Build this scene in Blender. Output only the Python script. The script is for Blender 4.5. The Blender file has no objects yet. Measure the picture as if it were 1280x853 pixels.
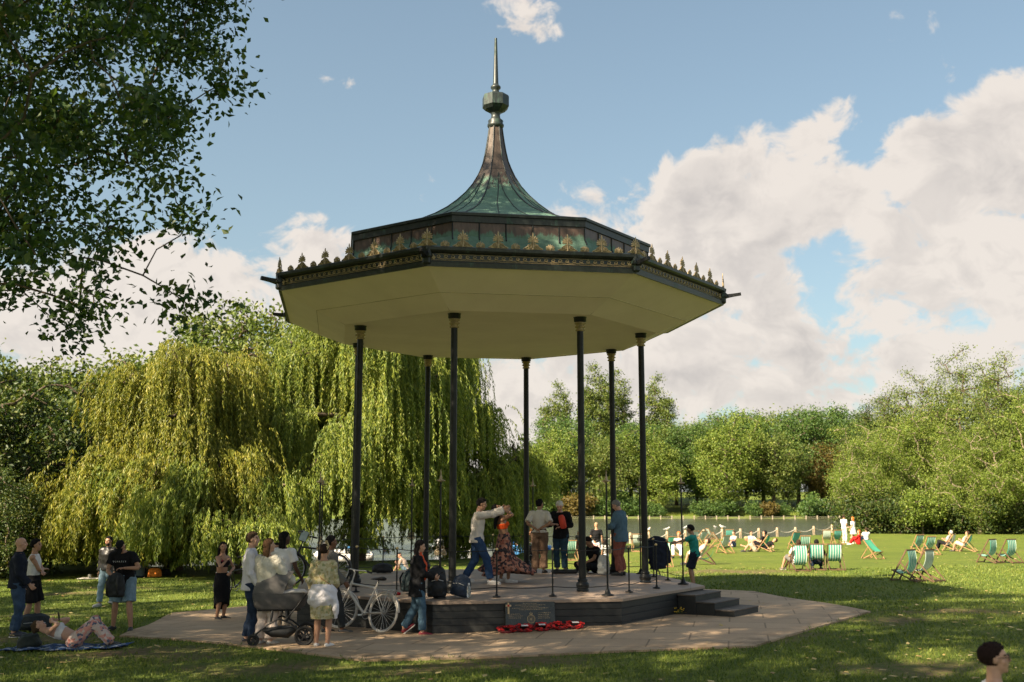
import bpy, bmesh, math, random
import numpy as np
from mathutils import Vector, Matrix, Euler, noise as mnoise
R = math.radians
scene = bpy.context.scene
COL = scene.collection
random.seed(7)

# ------------------------------------------------------------------ camera geometry (metres; z = 0 is the bandstand floor)
F_PX, PITCH, HC = 1296.18, 0.151, 1.741
BX, BY, A0 = -0.3805, 23.068, -1.799          # bandstand axis and the bearing of its first corner

def ray(px, py):
    u = (px - 640) / F_PX; v = (426.5 - py) / F_PX
    c, s = math.cos(PITCH), math.sin(PITCH)
    return Vector((u, c - v * s, s + v * c))
def on_z(px, py, z=0.0):
    r = ray(px, py); k = (z - HC) / r.z
    return Vector((0, 0, HC)) + r * k
def at_y(px, py, y):
    r = ray(px, py)
    return Vector((0, 0, HC)) + r * (y / r.y)

# ------------------------------------------------------------------ terrain
GP = np.array([(0,0,-.35),(-4.2,17.2,-.58),(-8.7,18.8,-.68),(-6.4,23.3,-.88),(-10.5,27.5,-1.05),(-1.65,19.1,-.65),(-3,16.8,-.58),
 (1.9,18.7,-.53),(7.2,21.7,-.5),(3.6,18.8,-.5),(4.5,26,-.62),(20.3,64,-1.0),(10.6,36.8,-.7),(16.8,37.3,-.6),(11.3,30,-.58),
 (10.7,53.4,-.9),(15.3,57,-.9),(-1.6,50,-1.12),(7,65,-1.03),(24,80,-1.05),(33,85,-1.05),(-13,42.7,-1.15),(-20,20,-.75),
 (-12,10,-.5),(12,10,-.4),(40,40,-.7),(0,32,-.85),(-30,42,-1.1),(60,90,-1.0),(-30,0,-.5),(30,0,-.4),(0,-30,-.3),(14,18,-.45),(-5,28,-.95)])
LAKE = np.array([(-15.5,46.5),(-1.6,52.3),(7,67.3),(24,83.5),(38,118),(75,168),(-70,168),(-45,90)], float)
WATER_Z = -1.45
def lake_sd(x, y):
    """signed distance to the lake outline, positive inside"""
    x = np.asarray(x, float); y = np.asarray(y, float)
    d = np.full(x.shape, 1e9); ins = np.zeros(x.shape, bool)
    n = len(LAKE)
    for i in range(n):
        ax, ay = LAKE[i]; bx, by = LAKE[(i + 1) % n]
        ex, ey = bx - ax, by - ay
        t = np.clip(((x-ax)*ex + (y-ay)*ey) / (ex*ex+ey*ey), 0, 1)
        d = np.minimum(d, np.hypot(x-ax-t*ex, y-ay-t*ey))
        c = (ay > y) != (by > y)
        with np.errstate(divide='ignore', invalid='ignore'):
            xi = ax + (y-ay) * ex / (ey if ey != 0 else 1e-9)
        ins ^= c & (x < xi)
    return np.where(ins, d, -d)
def ground_np(x, y):
    x = np.asarray(x, float); y = np.asarray(y, float)
    num = np.zeros(x.shape); den = np.zeros(x.shape)
    for gx, gy, gz in GP:
        s = 3.0 + 0.10 * abs(gy)
        w = 1.0 / (((x-gx)**2 + (y-gy)**2) / (s*s) + 0.25) ** 2
        num += w * gz; den += w
    z = num / den
    z = z + np.clip(y - 169, 0, 80) * 0.055 * np.clip((y-169)/10, 0, 1)
    z = z + 0.025 * np.sin(x*0.9 + 1.3*np.sin(y*0.35)) * np.sin(y*0.7) * np.clip((np.hypot(x-BX, y-BY)-9)/5, 0, 1)
    sd = lake_sd(x, y)
    k = np.clip((sd + 0.6) / 1.6, 0, 1); k = k*k*(3-2*k)
    return z * (1-k) + (-2.3) * k
def ground(x, y):
    return float(ground_np(np.array([x]), np.array([y]))[0])
def G(px, py):
    """where the sight line through a photo point meets the ground"""
    z = -0.7
    for _ in range(12):
        p = on_z(px, py, z); z = 0.5*z + 0.5*ground(p.x, p.y)
    return Vector((p.x, p.y, ground(p.x, p.y)))

# ------------------------------------------------------------------ object helpers
def tag(o, label=None, cat=None, group=None, kind=None):
    if label: o['label'] = label
    if cat: o['category'] = cat
    if group: o['group'] = group
    if kind: o['kind'] = kind
    return o
def empty(name, loc=(0,0,0), rz=0.0):
    o = bpy.data.objects.new(name, None); COL.objects.link(o)
    o.empty_display_size = .2
    o.location = loc; o.rotation_euler = (0, 0, rz)
    return o
def link(name, me, parent=None, loc=(0,0,0), rz=0.0):
    o = bpy.data.objects.new(name, me); COL.objects.link(o)
    o.parent = parent; o.location = loc; o.rotation_euler = (0, 0, rz)
    return o
def kids(o): return KIDS.get(o.name, [])
def copy_tree(o, parent=None):
    c = o.copy(); COL.objects.link(c); c.parent = parent
    for ch in list(o.children): copy_tree(ch, c)
    return c

class MB:
    """collects simple shapes into one mesh"""
    def __init__(s): s.v = []; s.f = []; s.m = []; s.sm = []
    def add(s, verts, faces, mi=0, smooth=False):
        b = len(s.v)
        s.v += [tuple(v) for v in verts]
        for f in faces:
            s.f.append([i + b for i in f]); s.m.append(mi); s.sm.append(smooth)
    def box(s, c, size, rot=None, mi=0, bevel=0.0, taper=1.0):
        hx, hy, hz = (d/2 for d in size)
        c = Vector(c)
        if bevel > 0:
            b = min(bevel, hx*.9, hy*.9, hz*.9)
            bm = bmesh.new(); bmesh.ops.create_cube(bm, size=1)
            for v in bm.verts: v.co = Vector((v.co.x*2*hx, v.co.y*2*hy, v.co.z*2*hz))
            bmesh.ops.bevel(bm, geom=list(bm.edges), offset=b, segments=1, affect='EDGES')
            bm.verts.index_update()
            vs = [v.co.copy() for v in bm.verts]; fs = [[v.index for v in f.verts] for f in bm.faces]
            bm.free()
        else:
            vs = [Vector((x*hx*(taper if z > 0 else 1), y*hy*(taper if z > 0 else 1), z*hz)) for z in (-1,1) for y in (-1,1) for x in (-1,1)]
            fs = [(0,2,3,1),(4,5,7,6),(0,1,5,4),(2,6,7,3),(0,4,6,2),(1,3,7,5)]
        if rot is not None: vs = [rot @ v for v in vs]
        s.add([v + c for v in vs], fs, mi)
        return s
    def bar(s, a, b, w, h, up=(0,0,1), mi=0):
        a = Vector(a); b = Vector(b); d = b - a; L = d.length; d.normalize()
        up = Vector(up); sd = d.cross(up)
        if sd.length < 1e-4: sd = d.cross(Vector((1,0,0)))
        sd.normalize(); u = sd.cross(d)
        rot = Matrix((d, sd, u)).transposed()
        return s.box((a+b)/2, (L, w, h), rot, mi)
    def tube(s, pts, rad, n=8, ref=(0.123,0.05,1), caps=True, mi=0, closed=False, smooth=True, ref_fn=None):
        pts = [Vector(p) for p in pts]
        if not isinstance(rad, (list, tuple)): rad = [rad]*len(pts)
        N = len(pts); vs = []; ref = Vector(ref)
        for i, p in enumerate(pts):
            if closed: t = pts[(i+1) % N] - pts[i-1]
            else: t = pts[min(i+1, N-1)] - pts[max(i-1, 0)]
            if t.length < 1e-9: t = Vector((0,0,1))
            t.normalize()
            rf = Vector(ref_fn(i)) if ref_fn else ref
            a = rf - t * rf.dot(t)
            if a.length < 1e-3: a = Vector((1,0,0)) - t * t.x
            if a.length < 1e-3: a = Vector((0,1,0)) - t * t.y
            a.normalize(); b = t.cross(a)
            r = rad[i]; ra, rb = r if isinstance(r, (tuple, list)) else (r, r)
            for k in range(n):
                th = 2*math.pi*k/n
                vs.append(p + a*(ra*math.cos(th)) + b*(rb*math.sin(th)))
        fs = []
        for i in range(N if closed else N-1):
            j = (i+1) % N
            for k in range(n):
                l = (k+1) % n
                fs.append((i*n+k, i*n+l, j*n+l, j*n+k))
        s.add(vs, fs, mi, smooth)
        if caps and not closed:
            s.add(vs[:n], [tuple(range(n-1, -1, -1))], mi)
            s.add(vs[-n:], [tuple(range(n))], mi)
        return s
    def lathe(s, prof, n=12, a0=0.0, c=(0,0,0), mi=0, smooth=True, caps=True, sx=1, sy=1):
        c = Vector(c); vs = []
        for r, z in prof:
            for k in range(n):
                th = a0 + 2*math.pi*k/n
                vs.append(c + Vector((r*math.cos(th)*sx, r*math.sin(th)*sy, z)))
        fs = []
        for i in range(len(prof)-1):
            for k in range(n):
                l = (k+1) % n
                fs.append((i*n+k, i*n+l, (i+1)*n+l, (i+1)*n+k))
        s.add(vs, fs, mi, smooth)
        if caps:
            if prof[0][0] > 1e-4: s.add(vs[:n], [tuple(range(n-1,-1,-1))], mi)
            if prof[-1][0] > 1e-4: s.add(vs[-n:], [tuple(range(n))], mi)
        return s
    def ell(s, c, r, frame=None, nu=12, nv=8, mi=0):
        c = Vector(c); vs = []; fs = []
        for j in range(1, nv):
            ph = math.pi*j/nv
            for k in range(nu):
                th = 2*math.pi*k/nu
                v = Vector((r[0]*math.sin(ph)*math.cos(th), r[1]*math.sin(ph)*math.sin(th), r[2]*math.cos(ph)))
                vs.append(v)
        top = len(vs); vs.append(Vector((0,0,r[2]))); vs.append(Vector((0,0,-r[2])))
        if frame is not None: vs = [frame @ v for v in vs]
        for j in range(nv-2):
            for k in range(nu):
                l = (k+1) % nu
                fs.append((j*nu+k, (j+1)*nu+k, (j+1)*nu+l, j*nu+l))
        for k in range(nu):
            l = (k+1) % nu
            fs.append((top, k, l)); fs.append((top+1, (nv-2)*nu+l, (nv-2)*nu+k))
        s.add([v + c for v in vs], fs, mi, True)
        return s
    def torus(s, c, R_, r, axis=(0,0,1), n=24, m=6, mi=0, arc=None):
        axis = Vector(axis).normalized()
        a = axis.orthogonal().normalized(); b = axis.cross(a)
        c = Vector(c)
        pts = [c + (a*math.cos(2*math.pi*i/n) + b*math.sin(2*math.pi*i/n))*R_ for i in range(n)]
        return s.tube(pts, r, m, ref=axis, closed=True, mi=mi)
    def mesh(s, name, mats):
        me = bpy.data.meshes.new(name)
        me.from_pydata(s.v, [], s.f)
        if not isinstance(mats, (list, tuple)): mats = [mats]
        for m in mats: me.materials.append(m)
        me.polygons.foreach_set('material_index', s.m)
        me.polygons.foreach_set('use_smooth', s.sm)
        me.update()
        return me
    def build(s, name, mats, parent=None, loc=(0,0,0), rz=0.0):
        return link(name, s.mesh(name, mats), parent, loc, rz)

def np_mesh(name, verts, quads, mats, mat_idx=None, smooth=False):
    me = bpy.data.meshes.new(name)
    nv, nf = len(verts), len(quads); k = quads.shape[1]
    me.vertices.add(nv); me.vertices.foreach_set('co', np.ascontiguousarray(verts, np.float32).ravel())
    me.loops.add(nf*k); me.loops.foreach_set('vertex_index', np.ascontiguousarray(quads, np.int32).ravel())
    me.polygons.add(nf); me.polygons.foreach_set('loop_start', np.arange(0, nf*k, k, dtype=np.int32))
    if not isinstance(mats, (list, tuple)): mats = [mats]
    for m in mats: me.materials.append(m)
    if mat_idx is not None: me.polygons.foreach_set('material_index', np.ascontiguousarray(mat_idx, np.int32))
    me.polygons.foreach_set('use_smooth', np.full(nf, smooth, bool))
    me.update(calc_edges=True)
    return me

# ------------------------------------------------------------------ materials
class NT:
    def __init__(s, tree): s.t = tree; s.n = tree.nodes; s.l = tree.links
    def new(s, typ, **kw):
        nd = s.n.new(typ)
        for k, v in kw.items():
            if hasattr(nd, k): setattr(nd, k, v)
        return nd
    def inp(s, nd, key, val):
        if isinstance(val, bpy.types.NodeSocket): s.l.new(val, nd.inputs[key])
        else:
            if isinstance(val, (tuple, list)) and len(val) == 3 and nd.inputs[key].type == 'RGBA': val = (*val, 1)
            nd.inputs[key].default_value = val
    def math(s, op, a, b=0.0, c=None, clamp=False):
        nd = s.n.new('ShaderNodeMath'); nd.operation = op; nd.use_clamp = clamp
        s.inp(nd, 0, a); s.inp(nd, 1, b)
        if c is not None: s.inp(nd, 2, c)
        return nd.outputs[0]
    def vmath(s, op, a, b=None, out=0):
        nd = s.n.new('ShaderNodeVectorMath'); nd.operation = op
        s.inp(nd, 0, a)
        if b is not None: s.inp(nd, 1, b)
        return nd.outputs[out]
    def mix(s, f, a, b, blend='MIX'):
        nd = s.n.new('ShaderNodeMix'); nd.data_type = 'RGBA'; nd.blend_type = blend
        s.inp(nd, 0, f)
        for i, v in ((6, a), (7, b)):
            if isinstance(v, bpy.types.NodeSocket): s.l.new(v, nd.inputs[i])
            else: nd.inputs[i].default_value = (*v[:3], 1)
        return nd.outputs[2]
    def noise(s, vec, scale, detail=4, rough=.55, out=0, dist=0.0):
        nd = s.n.new('ShaderNodeTexNoise')
        if vec is not None: s.l.new(vec, nd.inputs['Vector'])
        nd.inputs['Scale'].default_value = scale; nd.inputs['Detail'].default_value = detail
        nd.inputs['Roughness'].default_value = rough; nd.inputs['Distortion'].default_value = dist
        return nd.outputs[out]
    def ramp(s, f, stops):
        nd = s.n.new('ShaderNodeValToRGB')
        s.l.new(f, nd.inputs[0])
        cr = nd.color_ramp
        while len(cr.elements) < len(stops): cr.elements.new(.5)
        for e, (p, c) in zip(cr.elements, stops):
            e.position = p; e.color = (*c, 1) if len(c) == 3 else c
        return nd.outputs[0]
    def maprange(s, v, a, b, c=0.0, d=1.0, smooth=False):
        nd = s.n.new('ShaderNodeMapRange'); nd.interpolation_type = 'SMOOTHSTEP' if smooth else 'LINEAR'
        s.inp(nd, 0, v); s.inp(nd, 1, a); s.inp(nd, 2, b); s.inp(nd, 3, c); s.inp(nd, 4, d)
        return nd.outputs[0]
def new_mat(name):
    m = bpy.data.materials.new(name); m.use_nodes = True
    t = NT(m.node_tree)
    b = m.node_tree.nodes['Principled BSDF']
    return m, t, b
def obj_coord(t, kind='Object'):
    return t.new('ShaderNodeTexCoord').outputs[kind]
def bump(t, b, h, strength=.3, dist=.01):
    nd = t.new('ShaderNodeBump'); nd.inputs['Strength'].default_value = strength; nd.inputs['Distance'].default_value = dist
    t.l.new(h, nd.inputs['Height']); t.l.new(nd.outputs[0], b.inputs['Normal'])
MATS = {}
def pm(name, col, rough=.6, metal=0.0, var=.25, scale=6.0, bmp=0.0, bscale=40.0, spec=.4, col2=None):
    """a plain surface with some unevenness in its own colour"""
    if name in MATS: return MATS[name]
    m, t, b = new_mat(name)
    co = obj_coord(t)
    n = t.noise(co, scale, 5, .6)
    lo = tuple(c*(1-var) for c in col); hi = tuple(min(1, c*(1+var)) for c in (col2 or col))
    t.l.new(t.ramp(n, [(.3, lo), (.7, hi)]), b.inputs['Base Color'])
    b.inputs['Metallic'].default_value = metal
    b.inputs['Specular IOR Level'].default_value = spec
    r = t.maprange(t.noise(co, scale*2.3, 3), .2, .8, max(.03, rough-.12), min(1, rough+.12))
    t.l.new(r, b.inputs['Roughness'])
    if bmp: bump(t, b, t.noise(co, bscale, 4), bmp, .01)
    MATS[name] = m
    return m
def leaf_mat(name, stops, trans=.3, rough=.5, tint=1.3):
    if name in MATS: return MATS[name]
    m, t, b = new_mat(name)
    geo = t.new('ShaderNodeNewGeometry')
    co = obj_coord(t)
    f = t.math('ADD', t.math('MULTIPLY', geo.outputs['Random Per Island'], .6), t.math('MULTIPLY', t.noise(co, .45, 3), .4))
    c = t.ramp(f, stops)
    t.l.new(c, b.inputs['Base Color']); b.inputs['Roughness'].default_value = rough
    b.inputs['Specular IOR Level'].default_value = .35
    tr = t.new('ShaderNodeBsdfTranslucent')
    t.l.new(t.mix(1.0, c, (tint, tint, .6), 'MULTIPLY'), tr.inputs['Color'])
    mx = t.new('ShaderNodeMixShader'); mx.inputs[0].default_value = trans
    t.l.new(b.outputs[0], mx.inputs[1]); t.l.new(tr.outputs[0], mx.inputs[2])
    out = [n for n in t.n if n.type == 'OUTPUT_MATERIAL'][0]
    t.l.new(mx.outputs[0], out.inputs['Surface'])
    MATS[name] = m
    return m
# ================================================================== camera, light, sky
cam = bpy.data.cameras.new('camera'); camo = bpy.data.objects.new('camera', cam); COL.objects.link(camo)
camo.location = (0, 0, HC); camo.rotation_euler = (math.pi/2 + PITCH, 0, 0)
cam.sensor_width = 36; cam.lens = F_PX/1280*36; cam.clip_start = .1; cam.clip_end = 4000
cam.dof.use_dof = True; cam.dof.focus_distance = 21.5; cam.dof.aperture_fstop = 1.6
scene.camera = camo
SUN_EL, SUN_AZ = R(36), R(40)       # azimuth measured from due left towards the viewer
SUN = Vector((-math.cos(SUN_EL)*math.cos(SUN_AZ), -math.cos(SUN_EL)*math.sin(SUN_AZ), math.sin(SUN_EL)))
sl = bpy.data.lights.new('sun', 'SUN'); sl.energy = 5.0; sl.angle = R(.5); sl.color = (1, .84, .61)
so = bpy.data.objects.new('sun', sl); COL.objects.link(so)
so.rotation_euler = (-SUN).to_track_quat('-Z', 'Y').to_euler(); so.location = (-30, -10, 40)
vs = scene.view_settings; vs.view_transform = 'Standard'; vs.look = 'None'; vs.gamma = 1; vs.use_curve_mapping = False; vs.exposure = 1.8

world = bpy.data.worlds.new('World'); scene.world = world; world.use_nodes = True
def build_world():
    t = NT(world.node_tree); bg = t.n['Background']
    sky = t.new('ShaderNodeTexSky', sky_type='NISHITA', sun_disc=False)
    sky.sun_elevation = SUN_EL; sky.sun_rotation = math.atan2(SUN.x, SUN.y)
    sky.air_density = 1.0; sky.dust_density = 1.6; sky.ozone_density = 1.3; sky.altitude = 50
    d = t.vmath('NORMALIZE', t.new('ShaderNodeTexCoord').outputs['Generated'])
    sep = t.new('ShaderNodeSeparateXYZ'); t.l.new(d, sep.inputs[0]); z = sep.outputs[2]
    # clouds lie on a high flat layer: stretch the look-up towards the horizon
    zz = t.math('ADD', t.math('MAXIMUM', z, 0.0), .16)
    sc = t.new('ShaderNodeVectorMath', operation='DIVIDE'); t.l.new(d, sc.inputs[0])
    cmb = t.new('ShaderNodeCombineXYZ')
    one = t.math('ADD', t.math('MULTIPLY', zz, .55), .62)
    for i in range(3): t.l.new(one, cmb.inputs[i])
    t.l.new(cmb.outputs[0], sc.inputs[1]); q = sc.outputs[0]
    # big cumulus banks: (photo x, y, radius px, weight)
    BL = [(215,335,60,1),(290,350,66,1),(360,330,62,1),(415,320,48,1),(120,380,80,1),(250,400,80,1),(40,400,80,1),(390,380,70,.9),(150,330,40,.7),
          (940,190,62,.95),(1010,165,46,.9),(1055,135,30,.75),(880,225,50,.8),(800,250,60,.7),(740,270,60,.85),(1000,240,60,.9),(1060,245,56,.9),(930,255,70,1),
          (860,300,80,1),(930,330,70,.9),(960,390,55,.75),(820,390,90,.9),(700,330,90,.8),(900,420,50,.7),
          (1130,190,46,.9),(1180,180,60,1),(1240,150,66,1),(1290,110,60,1),(1270,230,80,1),(1190,250,66,1),(1130,290,50,.9),(1090,365,56,.9),(1160,350,66,1),(1240,330,80,.9),(1320,300,90,1),
          (1260,400,50,.7),(1185,415,40,.8),(1130,440,34,.6),
          (620,460,70,.9),(700,480,80,.9),(800,470,70,.8),(640,530,80,.9),(900,490,60,.75),(980,490,66,.95),(1060,485,60,.95),(1140,480,60,.9),(1220,460,50,.8),(1000,445,26,.6),
          (660,20,44,.8),(690,35,30,.7),(630,0,40,.7),(1215,35,26,.5),(1185,85,24,.5),(404,97,13,.30),(440,110,15,.28),(458,114,16,.30),(480,106,12,.26),(1100,60,20,.35)]
    acc = None
    for px, py, rp, w in BL:
        c = ray(px, py).normalized(); rr = rp*1.45 / F_PX / ray(px, py).length
        dist = t.vmath('DISTANCE', d, tuple(c), out=1)
        v = t.maprange(dist, 0.0, rr, w, 0.0, True)
        acc = v if acc is None else t.math('MAXIMUM', acc, v) if False else t.math('SUBTRACT', t.math('ADD', acc, v), t.math('MULTIPLY', acc, v))
    low = t.maprange(z, .30, .10, 0, .54, True)
    acc = t.math('SUBTRACT', t.math('ADD', acc, low), t.math('MULTIPLY', acc, low))
    # cloud cover outside the picture
    side = t.maprange(sep.outputs[1], .80, .62, 0, 1, True)
    gen = t.maprange(t.noise(q, 2.6, 3), .42, .66, 0, .9, True)
    acc = t.math('MAXIMUM', acc, t.math('MULTIPLY', gen, side))
    wv = t.vmath('ADD', q, t.vmath('SCALE', t.vmath('SUBTRACT', t.noise(q, 7.0, 2, .6, out=1), (.5, .5, .5)), None))
    sc_ = [n for n in t.n if n.type == 'VECT_MATH' and n.operation == 'SCALE'][0]; sc_.inputs['Scale'].default_value = .10
    n1 = t.noise(wv, 8.5, 6, .58)
    n2 = t.noise(wv, 34.0, 4, .62)
    nn = t.math('ADD', t.math('MULTIPLY', n1, .74), t.math('MULTIPLY', n2, .26))
    dens = t.math('ADD', t.math('MULTIPLY', acc, 1.07), t.math('MULTIPLY', t.math('SUBTRACT', nn, .5), 2.9))
    cover = t.maprange(dens, .42, .80, 0, 1, True)
    # same field looked up a little towards the sun: bright where it thins out that way
    q2 = t.vmath('ADD', wv, tuple((Vector((SUN.x*.7, 0, .75))).normalized()*.022))
    m1 = t.noise(q2, 8.5, 5, .58)
    lit = t.maprange(t.math('SUBTRACT', n1, m1), -.10, .10, 0, 1, True)
    thick = t.maprange(dens, .65, 1.35, 0, 1, True)
    billow = t.noise(wv, 4.5, 3, .55)
    shade = t.math('SUBTRACT', 1.0, t.math('MULTIPLY', thick, t.maprange(billow, .36, .60, .66, .08, True)))
    shade = t.math('ADD', shade, t.math('MULTIPLY', t.math('SUBTRACT', lit, .5), .62), clamp=True)
    ccol = t.mix(shade, (2.95, 2.75, 2.65), (4.65, 4.25, 3.88))
    # thin veil towards the horizon
    skyc = t.mix(t.maprange(z, 0.0, .5, .5, .22), sky.outputs[0], (2.6, 2.95, 3.0))
    skyc = t.mix(1.0, skyc, (.96, 1.0, .925), 'MULTIPLY')
    cover = t.math('MULTIPLY', cover, t.maprange(z, -.03, .02, 0, .96))
    col = t.mix(cover, skyc, ccol)
    t.l.new(col, bg.inputs['Color']); bg.inputs['Strength'].default_value = .054
build_world()
world.cycles.sampling_method = 'MANUAL'; world.cycles.sample_map_resolution = 512

# ================================================================== ground
def grass_material():
    m, t, b = new_mat('grass_ground')
    co = t.new('ShaderNodeNewGeometry').outputs['Position']
    big = t.noise(co, .22, 5, .6); mid = t.noise(co, 1.3, 5, .6); fine = t.noise(co, 9, 4, .65); blade = t.noise(co, 70, 3, .7)
    f = t.math('ADD', t.math('MULTIPLY', big, .35), t.math('ADD', t.math('MULTIPLY', mid, .3), t.math('MULTIPLY', fine, .35)))
    g = t.ramp(f, [(.32, (.070, .105, .018)), (.48, (.122, .172, .027)), (.6, (.190, .225, .038)), (.72, (.255, .245, .062))])
    g = t.mix(t.maprange(blade, .3, .7, 0, .5), g, (.07, .085, .016))
    soil = t.ramp(fine, [(.3, (.10, .066, .036)), (.7, (.22, .155, .088))])
    an = t.new('ShaderNodeAttribute'); an.attribute_name = 'bare'
    bare = t.math('MULTIPLY', an.outputs['Fac'], t.maprange(t.math('ADD', t.math('MULTIPLY', mid, .5), t.math('MULTIPLY', fine, .5)), .38, .58, .15, 1))
    far_b = t.math('MULTIPLY', t.maprange(t.noise(co, .42, 5, .62, dist=.5), .56, .70, 0, 1, True), .35)
    c = t.mix(t.math('MAXIMUM', bare, far_b), g, soil)
    t.l.new(c, b.inputs['Base Color']); b.inputs['Roughness'].default_value = .85; b.inputs['Specular IOR Level'].default_value = .15
    bump(t, b, t.math('ADD', blade, t.math('MULTIPLY', fine, .8)), .8, .05)
    return m
M_GRASS = grass_material()
BARE_SPOTS = [(60, 800, 1.5, .9), (150, 818, 1.6, .7), (35, 770, 1.2, .6), (215, 815, 1.3, .5), (700, 812, 1.6, .6), (770, 800, 1.2, .45), (900, 803, 1.2, .5), (640, 828, 1.4, .5), (1110, 775, 1.3, .5), (1215, 765, 1.6, .45), (1120, 835, 1.1, .6), (330, 835, 1.3, .5), (150, 735, 1.4, .7), (90, 742, 1.5, .6), (985, 792, 1.0, .4), (910, 715, 2.6, 1.1), (560, 835, 1.2, .4)]
def bare_np(x, y):
    x = np.asarray(x, float); y = np.asarray(y, float); b = np.zeros(x.shape)
    for px, py, rx, ry in BARE_SPOTS:
        c = G(px, py); wx = x + .35*np.sin(y*2.3+px) + .15*np.sin(x*5.1+y*3.7); wy = y + .22*np.sin(x*2.7+py) + .1*np.sin(x*6.3-y*4.1)
        b = np.maximum(b, np.clip(1.25 - np.hypot((wx-c.x)/rx, (wy-c.y)/ry), 0, 1))
    return np.clip(b*1.6, 0, 1)
def axis_pts(fine, lo, hi, step, far, growth=1.13):
    xs = list(np.arange(lo, hi + step/2, step)); d = step
    while xs[-1] < far: d *= growth; xs.append(xs[-1] + d)
    d = step
    while xs[0] > -far: d *= growth; xs.insert(0, xs[0] - d)
    return np.array(xs)
gx = axis_pts(0, -16, 26, .5, 1600); gy = axis_pts(0, 8, 70, .5, 1700, 1.12)
X, Y = np.meshgrid(gx, gy); Z = ground_np(X, Y)
nx, ny = len(gx), len(gy)
idx = np.arange(nx*ny).reshape(ny, nx)
q = np.stack([idx[:-1,:-1], idx[:-1,1:], idx[1:,1:], idx[1:,:-1]], -1).reshape(-1, 4)
gme = np_mesh('ground', np.stack([X, Y, Z], -1).reshape(-1, 3), q, M_GRASS, smooth=True)
at_ = gme.attributes.new('bare', 'FLOAT', 'POINT'); at_.data.foreach_set('value', bare_np(X, Y).ravel().astype(np.float32))
tag(link('ground', gme), 'park lawn sloping down to the lake, with worn bare patches', 'lawn', kind='structure')

def water_material():
    m, t, b = new_mat('lake_water')
    co = t.new('ShaderNodeNewGeometry').outputs['Position']
    b.inputs['Base Color'].default_value = (.05, .055, .03, 1); b.inputs['Roughness'].default_value = .16
    b.inputs['IOR'].default_value = 1.33; b.inputs['Specular IOR Level'].default_value = .6
    mp = t.new('ShaderNodeMapping'); mp.inputs['Scale'].default_value = (.6, 1.4, 1); t.l.new(co, mp.inputs[0])
    h = t.math('ADD', t.noise(mp.outputs[0], 1.2, 4, .6), t.math('MULTIPLY', t.noise(mp.outputs[0], 4.5, 3), .4))
    bump(t, b, h, .85, .28)
    return m
wb = MB(); wb.add([(x, y, WATER_Z) for x, y in ((-90,40),(95,40),(95,172),(-90,172))], [(0,1,2,3)])
tag(wb.build('lake_water', water_material()), 'boating lake behind the lawn', 'lake', kind='structure')

# ------------------------------------------------------------------ paved apron, an octagon of flagstones round the bandstand
def paving_material():
    m, t, b = new_mat('flagstones')
    co = obj_coord(t)
    mp = t.new('ShaderNodeMapping'); mp.inputs['Rotation'].default_value = (0, 0, R(12)); t.l.new(co, mp.inputs[0])
    br = t.new('ShaderNodeTexBrick'); t.l.new(mp.outputs[0], br.inputs['Vector'])
    br.offset = .5; br.inputs['Scale'].default_value = 1.0; br.inputs['Brick Width'].default_value = 1.25; br.inputs['Row Height'].default_value = .85
    br.inputs['Mortar Size'].default_value = .018; br.inputs['Mortar Smooth'].default_value = .4
    br.inputs['Color1'].default_value = (.44, .315, .205, 1); br.inputs['Color2'].default_value = (.53, .385, .255, 1); br.inputs['Mortar'].default_value = (.07, .05, .028, 1)
    n = t.noise(co, .8, 6, .65); f = t.noise(co, 30, 4, .7)
    c = t.mix(.42, br.outputs['Color'], t.ramp(n, [(.3, (.38, .265, .168)), (.7, (.56, .41, .27))]))
    c = t.mix(t.maprange(f, .3, .75, 0, .35), c, (.22, .16, .105))
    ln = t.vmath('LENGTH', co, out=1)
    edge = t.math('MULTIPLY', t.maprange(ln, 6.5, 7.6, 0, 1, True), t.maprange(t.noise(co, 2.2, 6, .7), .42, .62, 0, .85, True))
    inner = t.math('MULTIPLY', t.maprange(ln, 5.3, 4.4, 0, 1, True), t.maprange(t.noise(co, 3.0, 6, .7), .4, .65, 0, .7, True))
    blot = t.maprange(t.noise(co, .9, 5, .7, dist=.6), .58, .70, 0, .45, True)
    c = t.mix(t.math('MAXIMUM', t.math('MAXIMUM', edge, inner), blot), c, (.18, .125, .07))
    t.l.new(c, b.inputs['Base Color']); b.inputs['Roughness'].default_value = .8; b.inputs['Specular IOR Level'].default_value = .25
    bump(t, b, t.math('ADD', br.outputs['Fac'], t.math('MULTIPLY', f, -.4)), -.25, .01)
    return m
def octa_pt(r, k, frac=0.0):
    a, b_ = A0 + k*math.pi/4, A0 + (k+1)*math.pi/4
    return Vector((r*(math.cos(a)*(1-frac)+math.cos(b_)*frac), r*(math.sin(a)*(1-frac)+math.sin(b_)*frac), 0))
def apron():
    R1 = 7.75; nr, ns = 26, 12
    vs, fs = [], []
    for i in range(nr+1):
        r = 3.0 + (R1-3.0)*i/nr
        for k in range(8):
            for j in range(ns):
                p = octa_pt(r, k, j/ns); x, y = p.x+BX, p.y+BY
                vs.append((p.x, p.y, ground(x, y) + .03))
    n = 8*ns
    for i in range(nr):
        for k in range(n):
            l = (k+1) % n; fs.append((i*n+k, (i+1)*n+k, (i+1)*n+l, i*n+l))
    b = len(vs)
    for k in range(n):
        v = vs[nr*n+k]; vs.append((v[0], v[1], v[2]-.2))
    for k in range(n):
        l = (k+1) % n; fs.append((nr*n+k, b+k, b+l, nr*n+l))
    mb = MB(); mb.add(vs, fs)
    tag(mb.build('pavement', paving_material(), loc=(BX, BY, 0)), 'octagonal flagstone paving around the bandstand', 'pavement', kind='structure')
apron()

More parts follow.
